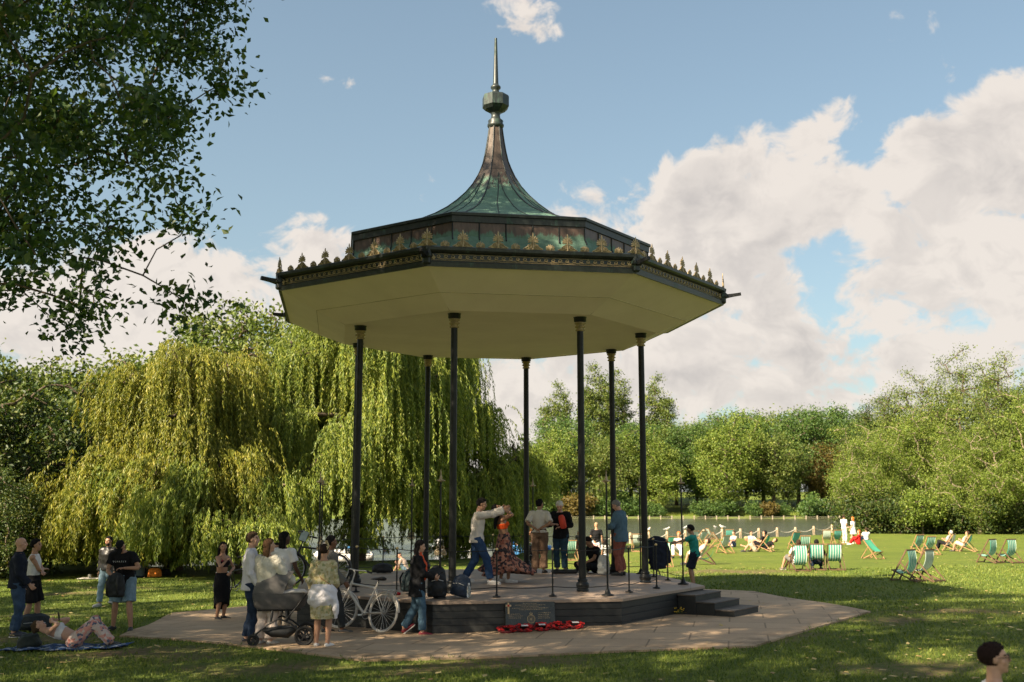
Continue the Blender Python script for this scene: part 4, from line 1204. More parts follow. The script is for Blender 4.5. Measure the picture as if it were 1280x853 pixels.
def person(label, p, yaw, H=1.75, fem=False, skin='pale', group=None, vox=.011,
           pelvis=None, lean=0, side=0, twist=0, feet=None, fyaw=(12, -12), fpitch=(0, 0), knees=None,
           hands=None, elbows=None, hyaw=0, hpitch=0, curl=.5,
           hair=('short', (.03,.02,.015)), top=None, bottom=None, shoes=((.03,.03,.03), 1), extra=None, fat=1.0, palm=None):
    """feet / hands / pelvis are targets in the person's own frame (x right, y ahead, z up), metres for a 1.75 m figure"""
    k = H/1.75
    hipw = .092 if fem else .09; shw = .160 if fem else .188
    P0 = V(*(pelvis or (0, 0, .950)))
    feet = feet or ((.10, .0, .085), (-.10, 0, .085))
    # spine
    def rotv(v, a): return Matrix.Rotation(R(side*a), 3, 'Y') @ (Matrix.Rotation(R(-lean*a), 3, 'X') @ v)
    zs = [0, .10, .22, .34, .45, .52]          # pelvis joint line .. neck base
    pts = [P0]
    for i in range(1, 6):
        a = min(1, .45 + .16*i); pts.append(pts[-1] + rotv(V(0,0,zs[i]-zs[i-1]), a))
    rt = Matrix.Rotation(R(twist), 3, 'Z') @ rotv(V(1,0,0), 1.0); up = rotv(V(0,0,1), 1.0)
    fw = up.cross(rt).normalized(); 
    rtp = V(1,0,0)
    neck = pts[5]
    chest = pts[3]; shl = pts[4] + up*.0
    S = [shl + rt*(shw) + up*-.012, shl - rt*shw + up*-.012]
    hips = [P0 + V(hipw, 0, -.02), P0 + V(-hipw, 0, -.02)]
    knees = knees or ((.05, 1, 0), (-.05, 1, 0))
    kn, an = [], []
    for i in range(2):
        kk, aa = ik(hips[i], V(*feet[i]), .425, .43, knees[i]); kn.append(kk); an.append(aa)
    hands = hands or ((.235, .05, .80), (-.235, .05, .80))
    elbows = elbows or ((.3, -1, -.2), (-.3, -1, -.2))
    el, wr = [], []
    for i in range(2):
        e, w = ik(S[i], V(*hands[i]), .285, .255, elbows[i]); el.append(e); wr.append(w)
    # head
    hm = Matrix((rt, fw, up)).transposed() @ Matrix.Rotation(R(hyaw), 3, 'Z') @ Matrix.Rotation(R(-hpitch), 3, 'X')
    hc = neck + up*.042 + hm @ V(0, .024, .112)
    hs = .96 if fem else 1.0
    # ---------------- body skin
    b = MB(); f_ = fat
    tors = [(.158, .112), (.132, .098), (.145, .106), (.162, .112), (.145, .075), (.062, .056)] if fem else [(.150, .108), (.142, .102), (.155, .110), (.174, .118), (.165, .080), (.066, .060)]
    tors = [(x*f_, y*f_) for x, y in tors[:-1]] + tors[-1:]
    def torso(mb, infl=0.0, i0=0, i1=5, low=None, n=16, pts_=pts):
        P = list(pts_[i0:i1+1]); Rr = [(x+infl, y+infl) for x, y in tors[i0:i1+1]]
        if low is not None:
            P = [pts_[0] + V(0,0,-low)] + P; Rr = [(tors[0][0]+infl+.024, tors[0][1]+infl+.022)] + Rr; Rr[1] = (Rr[1][0]+.014, Rr[1][1]+.012)
        rf = lambda i: rtp.lerp(rt, min(1, i/4))
        mb.tube(P, Rr, n, ref_fn=rf)
    torso(b)
    b.ell(P0 + V(0,-.01,-.04), (.155*f_, .115*f_, .10), nu=14, nv=8)
    if fem: 
        for s in (1,-1): b.ell(pts[3] + rt*.068*s + fw*.085 + up*-.02, (.062,.055,.06), nu=10, nv=7)
    b.tube([pts[4] + up*.0, neck + up*.03, hc - hm @ V(0, .02, .05)], [.062, .056*hs, .054*hs], 12)
    for i, s in enumerate((1, -1)):
        b.tube([shl + rt*.09*s + up*-.01, S[i], S[i].lerp(el[i], .3), S[i].lerp(el[i], .7), el[i]], [.056, .056, .052, .043, .038] if not fem else [.05, .048, .043, .036, .033], 10)
        b.tube([el[i], el[i].lerp(wr[i], .25), el[i].lerp(wr[i], .7), wr[i]], [.037, .040, .031, .026] if not fem else [.033, .035, .027, .022], 10)
        b.ell(S[i], (.058, .058, .055) if not fem else (.05,.05,.048), nu=10, nv=7)
        b.tube([hips[i] + V(0,0,.03), hips[i].lerp(kn[i], .15), hips[i].lerp(kn[i], .6), kn[i]], [.085*f_, .086*f_, .070, .054], 12)
        b.tube([kn[i], kn[i].lerp(an[i], .25), kn[i].lerp(an[i], .4), kn[i].lerp(an[i], .8), an[i]], [.053, .058, .057, .042, .038], 12)
    # head: skull, jaw, nose, ears
    def hv(x, y, z): return hc + hm @ (V(x, y, z)*hs)
    b.ell(hv(0, -.012, .022), (.076*hs, .094*hs, .092*hs), hm, 14, 10)
    b.ell(hv(0, .020, -.045), (.058*hs, .068*hs, .070*hs), hm, 12, 8)
    b.ell(hv(0, .062, -.088), (.026*hs, .022*hs, .022*hs), hm, 10, 6)
    b.tube([hv(0, .078, .022), hv(0, .098, -.006), hv(0, .104, -.018)], [.010, .014, .013], 8)
    b.ell(hv(0, .088, -.022), (.018, .014, .010), hm, 8, 6)
    for s in (1, -1):
        b.ell(hv(.077*s, -.008, -.004), (.010, .020, .031), hm, 8, 7)
        b.ell(hv(.036*s, .070, .030), (.024, .012, .010), hm, 8, 6)
        b.ell(hv(.044*s, .052, -.022), (.022, .022, .022), hm, 8, 6)
    b.ell(hv(0, .080, -.052), (.024, .010, .009), hm, 8, 6)
    # hands
    for i, s in enumerate((1, -1)):
        d = (wr[i] - el[i]).normalized()
        pn = V(*(palm[i])) if palm and palm[i] else (V(-s, 0, 0) if abs(d.x) < .8 else V(0, 0, -1))   # palm normal
        pn = (pn - d*pn.dot(d)).normalized(); lat = d.cross(pn)
        if lat.dot(fw) < 0: lat = -lat      # thumb side looks ahead
        hk = .92 if fem else 1.0
        pe = wr[i] + d*.085*hk
        b.tube([wr[i], wr[i] + d*.03, pe], [(.027,.019), (.037*hk,.016), (.041*hk,.013)], 10, ref=lat)
        for q, (o_, L) in enumerate(((.033, .068), (.011, .078), (-.011, .073), (-.032, .058))):
            base = pe + lat*o_*hk - d*.006; fd = (d + lat*o_*4.0).normalized()
            c1 = (fd*math.cos(curl*.7) + pn*math.sin(curl*.7)); c2 = (fd*math.cos(curl*1.6) + pn*math.sin(curl*1.6)); c3 = (fd*math.cos(curl*2.3) + pn*math.sin(curl*2.3))
            a1 = base + c1*L*.45*hk; a2 = a1 + c2*L*.32*hk; a3 = a2 + c3*L*.25*hk
            b.tube([base - d*.015, base, a1, a2, a3], [.0095, .0105, .0098, .0092, .0075], 7)
        tb = wr[i] + d*.028 + lat*.026*hk; td_ = (d*.55 + lat*.75 + pn*.30).normalized(); t2 = (d*.85 + lat*.30 + pn*.35).normalized()
        b.tube([wr[i] + d*.015, tb, tb + td_*.036*hk, tb + td_*.036*hk + t2*.028*hk], [.015, .0145, .0125, .0092], 8)
    # feet
    fd_ = []
    for i, s in enumerate((1, -1)):
        fm = Matrix.Rotation(R(-fyaw[i]), 3, 'Z') @ Matrix.Rotation(R(-fpitch[i]), 3, 'X'); fd_.append(fm)
        a = an[i]
        b.tube([a + fm @ V(0,-.045,-.045), a + fm @ V(0,.02,-.042), a + fm @ V(0,.10,-.052), a + fm @ V(0,.165,-.060), a + fm @ V(0,.19,-.064)], [(.030,.036), (.036,.040), (.043,.028), (.040,.018), (.022,.010)], 10, ref=fm @ V(1,0,0))
        b.tube([a, a + fm @ V(0,-.01,-.04)], [.037, .036], 10)
    body = fuse(b, vox, 3)
    # face features are marked on the skin itself
    mats = [skin_mat(skin), M_EYE, M_LIP, M_BROW]
    nf = len(body.polygons); cen = np.empty(nf*3, np.float32); body.polygons.foreach_get('center', cen); cen = cen.reshape(-1, 3)
    for m in mats: body.materials.append(m)
    inv = np.array(hm.transposed()); rel = (cen - np.array(hc)) @ inv.T / hs
    mi = np.zeros(nf, np.int32)
    fr = rel[:,1] > .03
    for s in (1, -1):
        mi[fr & ((np.abs(rel[:,0]-.034*s)/.011)**2 + ((rel[:,2]-.012)/.0058)**2 < 1)] = 1
        mi[fr & (np.abs(rel[:,0]-.036*s) < .017) & (np.abs(rel[:,2]-.034-.06*(.036-np.abs(rel[:,0]))*0) < .0042)] = 3
    mi[fr & ((rel[:,0]/.024)**2 + ((rel[:,2]+.054)/.008)**2 < 1)] = 2
    body.polygons.foreach_set('material_index', mi)
    root = link('person', body, None, p, R(yaw)); root.scale = (k, k, k)
    tag(root, label, 'person', group)
    # ---------------- clothes
    def limb(mb, a, m, c, r, frac, infl):
        """sleeve or trouser leg: a-m-c joints, radii, how far along (0..2)"""
        P = [a, a.lerp(m, .5)]; Rr = [r[0]+infl, r[1]+infl]
        if frac <= 1:
            P = [a, a.lerp(m, frac*.5), a.lerp(m, frac)]; Rr = [r[0]+infl, (r[0]+r[1])/2+infl, r[1]+infl*1.5]
        else:
            mb.ell(m, (r[2]+infl+.006,)*3, nu=10, nv=7)
            P += [m, m.lerp(c, (frac-1)*.5), m.lerp(c, frac-1)]; Rr += [r[2]+infl, r[3]+infl, r[4]+infl*1.3]
        mb.tube(P, Rr, 12)
    def low_of(z): return z
    vc = vox*1.25
    if top:
        ty = top['type']; mb = MB(); infl = top.get('infl', .016); hem = top.get('hem', .06)
        if ty == 'crop':
            torso(mb, .010, 2, 3); 
            for s in (1, -1): mb.ell(pts[3] + rt*.068*s + fw*.087 + up*-.02, (.068,.060,.066), nu=10, nv=7); mb.tube([pts[3]+rt*.09*s+fw*.09+up*.02, shl+rt*.085*s+fw*.035+up*.03, shl+rt*.085*s-fw*.05+up*.02, pts[3]+rt*.08*s-fw*.10], .014, 6)
        elif ty == 'bandeau': torso(mb, .014, 2, 3); [mb.ell(pts[3] + rt*.068*s + fw*.085 + up*-.03, (.068,.062,.066), nu=10, nv=7) for s in (1,-1)]
        else:
            Pp = list(pts); torso(mb, infl, 0, 4, low=hem)
            mb.tube([pts[4], pts[4].lerp(neck, .72)], [(tors[4][0]*.9+infl, tors[4][1]+infl), (.092+infl*.5, .078+infl*.5)], 16, ref_fn=lambda i: rt)
            if fem: [mb.ell(pts[3] + rt*.066*s + fw*.085 + up*-.02, (.066+infl*.5,.062+infl*.5,.066), nu=10, nv=7) for s in (1,-1)]
            if top.get('collar'): mb.tube([neck - up*.03, neck + up*.022], [.080, .072], 14)
            if ty != 'tank':
                fr_ = {'tee': .62, 'half': .85, 'long': 1.93, 'roll': 1.45}[ty]
                for i, s in enumerate((1, -1)):
                    mb.ell(S[i], (.066+infl*.6,)*3, nu=10, nv=7)
                    mb.tube([shl + rt*.09*s, S[i]], [.064+infl*.5, .060+infl], 10)
                    limb(mb, S[i], el[i], wr[i], (.055,.047,.041,.038,.032) if not fem else (.048,.042,.037,.034,.027), fr_, infl*top.get('slv', 1.0))
            else:
                for i, s in enumerate((1, -1)): mb.tube([shl + rt*.10*s + up*-.02, shl + rt*.125*s + up*.022], [.05, .040], 8)
        me = fuse(mb, vc, 2, top.get('wob', .0045), 11, len(label)); me.materials.append(top['mat'])
        o = link(top.get('name', 'shirt'), me, root)
        if top.get('label'): o['label'] = top['label']
    if bottom:
        ty = bottom['type']; infl = max(.017, bottom.get('infl', .017))
        if ty in ('trousers', 'shorts', 'jeans'):
            mb = MB(); torso(mb, infl*.7, 0, 1, low=.02); mb.ell(P0 + V(0,-.01,-.045), (.155*f_+infl, .115*f_+infl, .105), nu=14, nv=8)
            fr_ = bottom.get('len', .95 if ty == 'shorts' else 1.94)
            for i in range(2):
                limb(mb, hips[i] + V(0,0,.02), kn[i], an[i], (.092*f_,.082*f_,.064,.064,.050), fr_, infl*(bottom.get('flare', 1)))
            me = fuse(mb, vc, 2, bottom.get('wob', .0045), 10, 3.0+len(label)); me.materials.append(bottom['mat'])
            link('trousers' if ty != 'shorts' else 'shorts', me, root)
        else:
            # skirt: rings (dz below waist-line point, rx, ry, ox, oy), with folds
            rings = bottom['rings']; nf_ = bottom.get('folds', 9); amp = bottom.get('amp', .05); mb = MB(); N = 56; vs, fs = [], []
            w0 = P0 + V(0, 0, .10)
            for i, (z, rx, ry, ox, oy) in enumerate(rings):
                u = i/(len(rings)-1)
                for j in range(N):
                    th = 2*math.pi*j/N; m_ = 1 + amp*u*(math.sin(nf_*th + 2*u) + .5*math.sin((nf_*2+1)*th))
                    zz = z + bottom.get('wave', 0)*u*math.sin(3*th + 1) + (bottom['hemfn'](th)*u if 'hemfn' in bottom else 0)
                    vs.append(w0 + V(ox + rx*m_*math.cos(th), oy + ry*m_*math.sin(th), zz))
            for i in range(len(rings)-1):
                for j in range(N): l = (j+1) % N; fs.append((i*N+j, i*N+l, (i+1)*N+l, (i+1)*N+j))
            mb.add(vs, fs, 0, True); n0 = len(rings)
            mb.add(vs[:N], [tuple(range(N))]); 
            mb.add([v + V(0,0,.02) for v in vs[-N:]], [tuple(range(N-1,-1,-1))])
            mb.build('skirt', bottom['mat'], root)
    if shoes:
        col, kind = shoes
        for i in range(2):
            fm = fd_[i]; a = an[i]; mb = MB()
            mb.tube([a + fm @ V(0,-.062,-.045), a + fm @ V(0,-.045,-.040), a + fm @ V(0,.02,-.036), a + fm @ V(0,.10,-.048), a + fm @ V(0,.175,-.058), a + fm @ V(0,.205,-.064)], [(.026,.030), (.038,.042), (.043,.046), (.050,.036), (.045,.026), (.026,.016)], 12, ref=fm @ V(1,0,0))
            if kind == 2: mb.tube([a + fm @ V(0,-.008,.03), a + fm @ V(0,-.008,-.04)], [.046, .046], 10)
            me = fuse(mb, .012, 2); me.materials.append(pm('shoe_%d_%d_%d' % tuple(int(c*99) for c in col), col, .5, 0, .15, 20))
            o = link('shoe', me, root)
            sb = MB(); so_ = [(0,-.07), (.036,-.055), (.042,.02), (.050,.11), (.046,.17), (.02,.212), (-.02,.212), (-.046,.17), (-.050,.11), (-.042,.02), (-.036,-.055)]
            vs = [a + fm @ V(x, y, -.074) for x, y in so_] + [a + fm @ V(x*1.03, y, -.088) for x, y in so_]; n = len(so_)
            sb.add(vs, [tuple(range(n-1,-1,-1)), tuple(range(n, 2*n))] + [(j, (j+1) % n, n+(j+1) % n, n+j) for j in range(n)])
            sole = (.62,.6,.57) if kind in (1,) and col != (.03,.03,.03) or kind == 3 else (.04,.04,.04)
            sb.build('sole', pm('sole_%d' % int(sole[0]*99), sole, .7), o)
    # ---------------- hair
    if hair:
        hk, hcol = hair[0], hair[1]
        hm_mat = pm('hair_%d_%d_%d' % tuple(int(c*250) for c in hcol), hcol, .85, 0, .45, 60, .5, 120, .12)
        mb = MB()
        vol = {'short': 1.10, 'crop': 1.03, 'long': 1.10, 'bun': 1.06, 'up': 1.08, 'bushy': 1.22, 'cap': 1.10, 'dread': 1.12}.get(hk, 1.07)
        vs, fs = [], []; nu, nv = 26, 18
        for j in range(nv+1):
            ph = math.pi*j/nv
            for q in range(nu):
                th = 2*math.pi*q/nu
                dx, dy, dz = math.sin(ph)*math.cos(th), math.sin(ph)*math.sin(th), math.cos(ph)
                # hairline: forehead at the front, ears at the sides, nape at the back
                line = .50 if dy > .62 else (.50 - (.62-dy)*1.15 if dy > .05 else (-.16 - (.05-dy)*.8 if dy > -.45 else -.56))
                if hk == 'cap': line = .42 if dy > -.2 else .15
                g = max(0, min(1, (dz - line)/.16)); rr_ = .86 + (vol-.86)*g
                rr_ *= 1 + (.035*math.sin(7*th+3*ph)*math.sin(5*ph) + .03*math.sin(13*th+ 9*ph))*(hk != 'cap')*g
                vs.append(hc + hm @ (V(.080*dx*rr_, -.012 + .100*dy*rr_, .020 + (.100 if dz > 0 else .128)*dz*rr_)*hs))
        for j in range(nv):
            for q in range(nu):
                l = (q+1) % nu; fs.append((j*nu+q, (j+1)*nu+q, (j+1)*nu+l, j*nu+l))
        mb.add(vs, fs, 0, True)
        if hk == 'cap':
            mb.tube([hv(0, .07, .065), hv(0, .12, .055), hv(0, .16, .04)], [(.070, .008), (.066, .006), (.045, .004)], 12, ref=hm @ V(1,0,0))
        if hk in ('long', 'dread'):
            ln = hair[2] if len(hair) > 2 else .34
            for s in (-1, -.5, 0, .5, 1):
                r0 = hv(.062*s, -.065 + .03*abs(s), .02); r1 = hv(.072*s, -.085 + .035*abs(s), -.10); r2 = hv(.075*s, -.085+.03*abs(s), 0) + V(0, 0, -.14-.3*ln); r3 = hv(.06*s, -.09+.02*abs(s), 0) + V(0,0,-.12-ln)
                mb.tube([r0, r1, r2, r3], [(.042,.034), (.045,.034), (.042,.028), (.016,.010)], 8, ref=hm @ V(1,0,0))
        if hk == 'bun': mb.ell(hv(0, -.10, .06), (.045,.042,.045), nu=10, nv=8)
        if hk == 'up': mb.ell(hv(0, -.085, .03), (.06,.05,.07), nu=10, nv=8); mb.ell(hv(0, -.05, .095), (.045,.04,.03), nu=10, nv=8)
        mb.build('cap' if hk == 'cap' else 'hair', hm_mat, root)
    info = dict(root=root, S=S, el=el, wr=wr, hc=hc, hm=hm, kn=kn, an=an, pts=pts, rt=rt, fw=fw, up=up, P0=P0, k=k, hv=hv)
    if extra: extra(info)
    return info
def w2(info, v):
    """person frame to world"""
    o = info['root']
    return Vector(o.location) + Matrix.Rotation(o.rotation_euler.z, 3, 'Z') @ (Vector(v)*info['k'])
def beard(info, col):
    mb = MB(); hv, hm = info['hv'], info['hm']
    mb.ell(hv(0, .030, -.072), (.056, .060, .050), hm, 12, 8)
    mb.build('beard', pm('beard_%d' % int(col[0]*250), col, .8, 0, .3, 40), info['root'])
def glasses(info, col=(.02,.02,.02)):
    mb = MB(); hv, hm = info['hv'], info['hm']
    for s in (1, -1):
        mb.torus(hv(.034*s, .094, .010), .024, .0028, hm @ V(0,1,0), 16, 5); mb.tube([hv(.058*s, .090, .014), hv(.080*s, .0, .012)], .0025, 5)
    mb.tube([hv(-.012, .098, .014), hv(.012, .098, .014)], .0025, 5)
    mb.build('glasses', pm('spectacle_frame', col, .3), info['root'])

NAVY = cloth('navy', (.018, .022, .035)); BLACK = cloth('black', (.014, .014, .016)); JEAN = cloth('denim', (.045, .075, .13), .25); DJEAN = cloth('dark_denim', (.022, .035, .065), .25)
WHITE = cloth('white', (.66, .65, .64), .06); CREAM = cloth('cream', (.60, .56, .47), .08); LJEAN = cloth('light_denim', (.20, .29, .36), .2); GREY = cloth('grey', (.13, .125, .115))
BR = (.035, .022, .014); BK = (.010, .009, .009); GRY = (.42, .41, .39)

# ---- the men and the lying woman on the left lawn
person('bald man in a navy jacket and jeans talking at the left edge', G(17, 796), -72, 1.75, skin='pink', hair=None,
       hands=((.17, .22, .92), (-.21, .06, .82)), top=dict(type='long', mat=NAVY, hem=.10, infl=.030, collar=1, name='jacket'), bottom=dict(type='jeans', mat=JEAN, infl=.02), shoes=((.03,.035,.05), 3), hyaw=8, fat=1.06)
person('man in a white tank top and black shorts with folded arms beside the bald man', G(37, 787), -78, 1.70, skin='tan', hair=('short', BK),
       hands=((-.15, .17, 1.15), (.15, .20, 1.11)), elbows=((.7, .25, -.9), (-.7, .25, -.9)), top=dict(type='tank', mat=WHITE, hem=.03, infl=.016), bottom=dict(type='shorts', mat=BLACK, len=.98, infl=.036), shoes=((.62,.60,.58), 1), feet=((.12,-.10,.085), (-.12,.10,.085)), hyaw=-5)
i_ = person('bearded man in a black leather jacket behind the man with the cap', G(132, 758), 165, 1.80, skin='tan', hair=('short', BK), vox=.013,
       hands=((.24, .02, .80), (-.24, .06, .80)), top=dict(type='long', mat=pm('leather', (.014,.013,.013), .4, 0, .2, 14), hem=.06, infl=.028, collar=1, name='jacket'), bottom=dict(type='jeans', mat=LJEAN), shoes=((.5,.47,.44), 1), feet=((.10,.12,.085), (-.09,-.16,.11)), fpitch=(0, -20))
beard(i_, (.02,.014,.01))
def cap_extra(I):
    # lettering across the chest and the opened backpack held in front
    me = text_mesh('BLAKELY', .042, .001, pm('print_white', (.7,.7,.7), .7, 0, .02), space=1.75)
    o = link('lettering', me, I['root'])
    q = I['pts'][3].lerp(I['pts'][4], .35) + I['fw']*.150; o.location = q
    m = Matrix((-I['rt'], I['up'], -I['rt'].cross(I['up'])*-1)).transposed() if False else Matrix((-I['rt'], I['up'], I['fw'])).transposed()
    o.rotation_euler = m.to_euler()
i_ = person('man in a black cap and pale denim shorts looking into his black backpack', G(153, 789), 172, 1.80, skin='tan', hair=('cap', (.012,.012,.013)), lean=20, hpitch=38, hyaw=12, vox=.010,
       hands=((.07, .34, .98), (-.13, .30, 1.15)), elbows=((.9, -.3, -.4), (-1.0, -.25, -.4)), top=dict(type='tee', mat=BLACK, hem=.10, infl=.024), bottom=dict(type='shorts', mat=LJEAN, len=.97, infl=.026), shoes=((.03,.03,.03), 0), feet=((.20,-.02,.085), (-.20,.08,.085)), fyaw=(25,-25), extra=cap_extra, fat=1.05)
CAP = i_
i_ = person('woman in pink patterned trousers lying on the grass with a phone', G(92, 811) + Vector((0,0,.02)), -84, 1.66, fem=True, skin='pale', hair=('up', (.07,.045,.025)), pelvis=(0, .02, .125), lean=-84, hpitch=22,
       feet=((.11, .66, .085), (-.10, .56, .085)), knees=((.1, -.1, 1), (-.1, -.1, 1)), hands=((.10, -.34, .44), (-.06, -.35, .45)), elbows=((.9, .3, -.8), (-.9, .3, -.8)), top=dict(type='crop', mat=WHITE, name='top'),
       bottom=dict(type='trousers', mat=pattern_cloth('pink_print', [(.55,.42,.36), (.62,.30,.24), (.10,.12,.18), (.60,.50,.45), (.60,.28,.24), (.5,.2,.16)], 22, 'voronoi'), infl=.028), shoes=((.03,.03,.03), 3))
LIE = i_
mb = MB(); mb.box((0, 0, 0), (.072, .009, .148), bevel=.004)
o = mb.build('phone', pm('phone_black', (.01,.01,.012), .2)); o.location = w2(LIE, (.02, -.27, .52)); o.rotation_euler = (R(10), 0, R(-84)); tag(o, 'black phone held up by the lying woman', 'phone')

# ---- group left of the bandstand
person('woman in a black crop top and long black skirt standing on the paving', G(275, 775), 240, 1.68, fem=True, skin='tan', hair=('long', (.012,.010,.010), .36), hyaw=-30,
       hands=((.03, .16, 1.33), (-.07, .18, 1.06)), elbows=((.9, .1, -.6), (-1, -.1, -.3)), top=dict(type='crop', mat=pattern_cloth('dark_rose', [(.012,.010,.012), (.02,.012,.014), (.22,.02,.04), (.012,.010,.012)], 14, 'voronoi'), name='top'),
       bottom=dict(type='skirt', mat=BLACK, folds=5, amp=.03, rings=[(.0,.138,.11,0,0), (-.10,.195,.155,0,.01), (-.30,.20,.17,0,.02), (-.55,.19,.17,0,.025), (-.74,.18,.165,0,.02)], hemfn=lambda th: .10*math.cos(th-1)), shoes=((.03,.03,.03), 0))
person('man in a white shirt and jeans behind the pram, facing right', G(310, 805), -78, 1.80, skin='pale', hair=('short', (.05,.032,.02)), hyaw=-10, hands=((.20, .16, .90), (-.22, .10, .84)),
       top=dict(type='long', mat=cloth('pale_shirt', (.62,.60,.64), .05), hem=.12, infl=.022, collar=1), bottom=dict(type='jeans', mat=DJEAN, infl=.018), shoes=((.05,.05,.06), 3), feet=((.10,.06,.085), (-.10,-.04,.085)))
person('brown-haired woman in a cream blouse and pale trousers at the pram', G(331, 807), -20, 1.70, fem=True, skin='pale', hair=('long', (.10,.055,.03), .20), hyaw=-40, hands=((.30, .30, 1.02), (-.22, .22, .95)),
       top=dict(type='long', mat=CREAM, hem=.20, infl=.042, slv=1.3, wob=.007, name='blouse'), bottom=dict(type='trousers', mat=cloth('pale_pink', (.56,.47,.42), .08), infl=.032, flare=1.2, wob=.007), shoes=((.6,.56,.5), 1))
person('smiling person half hidden behind the man in the white t-shirt', G(343, 781), 185, 1.66, fem=True, skin='olive', hair=('bun', BK), top=dict(type='tee', mat=cloth('maroon', (.16,.04,.04))), bottom=dict(type='jeans', mat=DJEAN), vox=.014)
person('dark-skinned man in a white t-shirt seen from behind', G(351, 790), -22, 1.78, skin='dark', hair=('dread', (.008,.007,.007), .05), hyaw=-35, hands=((.26, .20, .92), (-.20, .24, .95)),
       top=dict(type='tee', mat=WHITE, hem=.10, infl=.022), bottom=dict(type='trousers', mat=cloth('stone', (.26,.23,.19))), shoes=((.5,.48,.46), 1))
def flower_hair(I):
    mb = MB(); hv = I['hv']; rng = random.Random(3)
    for x, y, z in ((.055,-.02,.115), (.075,-.03,.08), (.05,-.05,.15), (.07,-.06,.05)):
        for j in range(6):
            a = j*1.047; mb.ell(hv(x + .020*math.cos(a), y, z + .020*math.sin(a)), (.012,.010,.012), nu=6, nv=5)
    mb.build('hair_flower', pm('cream_petal', (.62,.48,.28), .7), I['root'])
def tied_jacket(I):
    mb = MB(); P0 = I['P0']
    mb.tube([P0 + V(0,0,.11), P0 + V(0,-.01,0), P0 + V(.0,-.03,-.16), P0 + V(.04,-.05,-.30)], [(.185,.15), (.245,.20), (.26,.215), (.16,.12)], 18, ref=(1,0,0))
    mb.tube([P0 + V(.19,-.04,-.05), P0 + V(.25,-.05,-.25), P0 + V(.25,-.04,-.46)], [(.06,.07), (.06,.065), (.035,.04)], 10, ref=(1,0,0))
    mb.tube([P0 + V(-.17,.05,.08), P0 + V(0,.18,.07), P0 + V(.17,.05,.08)], .03, 8)
    me = fuse(mb, .016, 2, .008, 12, 1.0); me.materials.append(cloth('tied_white', (.64,.62,.66), .05)); link('tied_jacket', me, I['root'])
    st = MB(); st.tube([I['S'][1] + V(.06,-.10,.0), I['pts'][2] + V(0,-.15,.0), I['P0'] + V(.16,-.08,.10)], .008, 5); st.build('strap', pm('tan_leather', (.28,.15,.07), .6), I['root'])
FLOR = pattern_cloth('floral', [(.42,.36,.20), (.50,.45,.30), (.26,.27,.13), (.52,.46,.30), (.36,.30,.15), (.48,.44,.32)], 26, 'voronoi')
person('woman in a floral dress with a white jacket tied round her waist', G(402, 810), -8, 1.63, fem=True, skin='tan', hair=('up', (.03,.018,.014)), hyaw=-10, hands=((.16, .26, 1.02), (-.24, .16, .96)), elbows=((.4,-.7,-1), (-.4,-.7,-1)),
       top=dict(type='long', mat=FLOR, hem=.02, infl=.026, name='dress_top'), bottom=dict(type='skirt', mat=FLOR, folds=8, amp=.07, rings=[(.02,.16,.125,0,0), (-.12,.205,.165,0,-.01), (-.35,.215,.18,0,-.01), (-.56,.205,.18,.01,0)]), shoes=((.66,.64,.62), 1),
       extra=lambda I: (flower_hair(I), tied_jacket(I)), fat=1.12)
person('man in a grey zip jacket leaning by the bicycle, looking right', G(412, 792) + Vector((0,-.05,0)), -60, 1.74, skin='brown', hair=('short', BK), hyaw=-5, hands=((.22, .18, .90), (-.20, .10, .86)), pelvis=(0,-.02,.925),
       top=dict(type='long', mat=GREY, hem=.14, infl=.03, collar=1, name='jacket'), bottom=dict(type='trousers', mat=cloth('charcoal', (.035,.038,.04))), shoes=((.05,.05,.05), 3), feet=((.10,.20,.085), (-.12,-.04,.085)))
def scarf(I):
    mb = MB(); a = I['pts']
    mb.tube([a[5] + V(0,.03,.03), a[4] + V(0,.10,.0), a[3] + V(0,.155,-.02), a[2] + V(0,.150,-.02), a[1] + V(0,.135,-.05)], [(.06,.04), (.075,.03), (.07,.03), (.065,.03), (.06,.025)], 12, ref=(1,0,0))
    me = fuse(mb, .012, 2, .005, 14, .3); me.materials.append(cloth('coral', (.62,.10,.045), .1)); link('blouse', me, I['root'])
i_ = person('dark-haired woman in a long black cardigan, coral top and jeans looking at her phone', G(522, 793) + Vector((0,-.22,0)), -82, 1.66, fem=True, skin='pale', hair=('long', (.014,.010,.010), .14), hpitch=14, hands=((.06, .32, 1.07), (-.03, .30, 1.05)), elbows=((.7,-.5,-1), (-.7,-.5,-1)),
       top=dict(type='long', mat=BLACK, hem=.24, infl=.030, name='cardigan'), bottom=dict(type='jeans', mat=cloth('mid_denim', (.06,.11,.16), .2), infl=.006), shoes=((.20,.018,.03), 3), feet=((.08,.10,.085), (-.08,-.24,.13)), fpitch=(0,-38), fyaw=(8,0), extra=scarf)
mb = MB(); mb.box((0, 0, 0), (.07, .145, .009), bevel=.003)
o = mb.build('phone', MATS['phone_black']); o.location = w2(i_, (.02, .42, 1.11)); o.rotation_euler = (R(35), 0, R(-82)); tag(o, 'black phone in the hand of the woman in the black cardigan', 'phone')

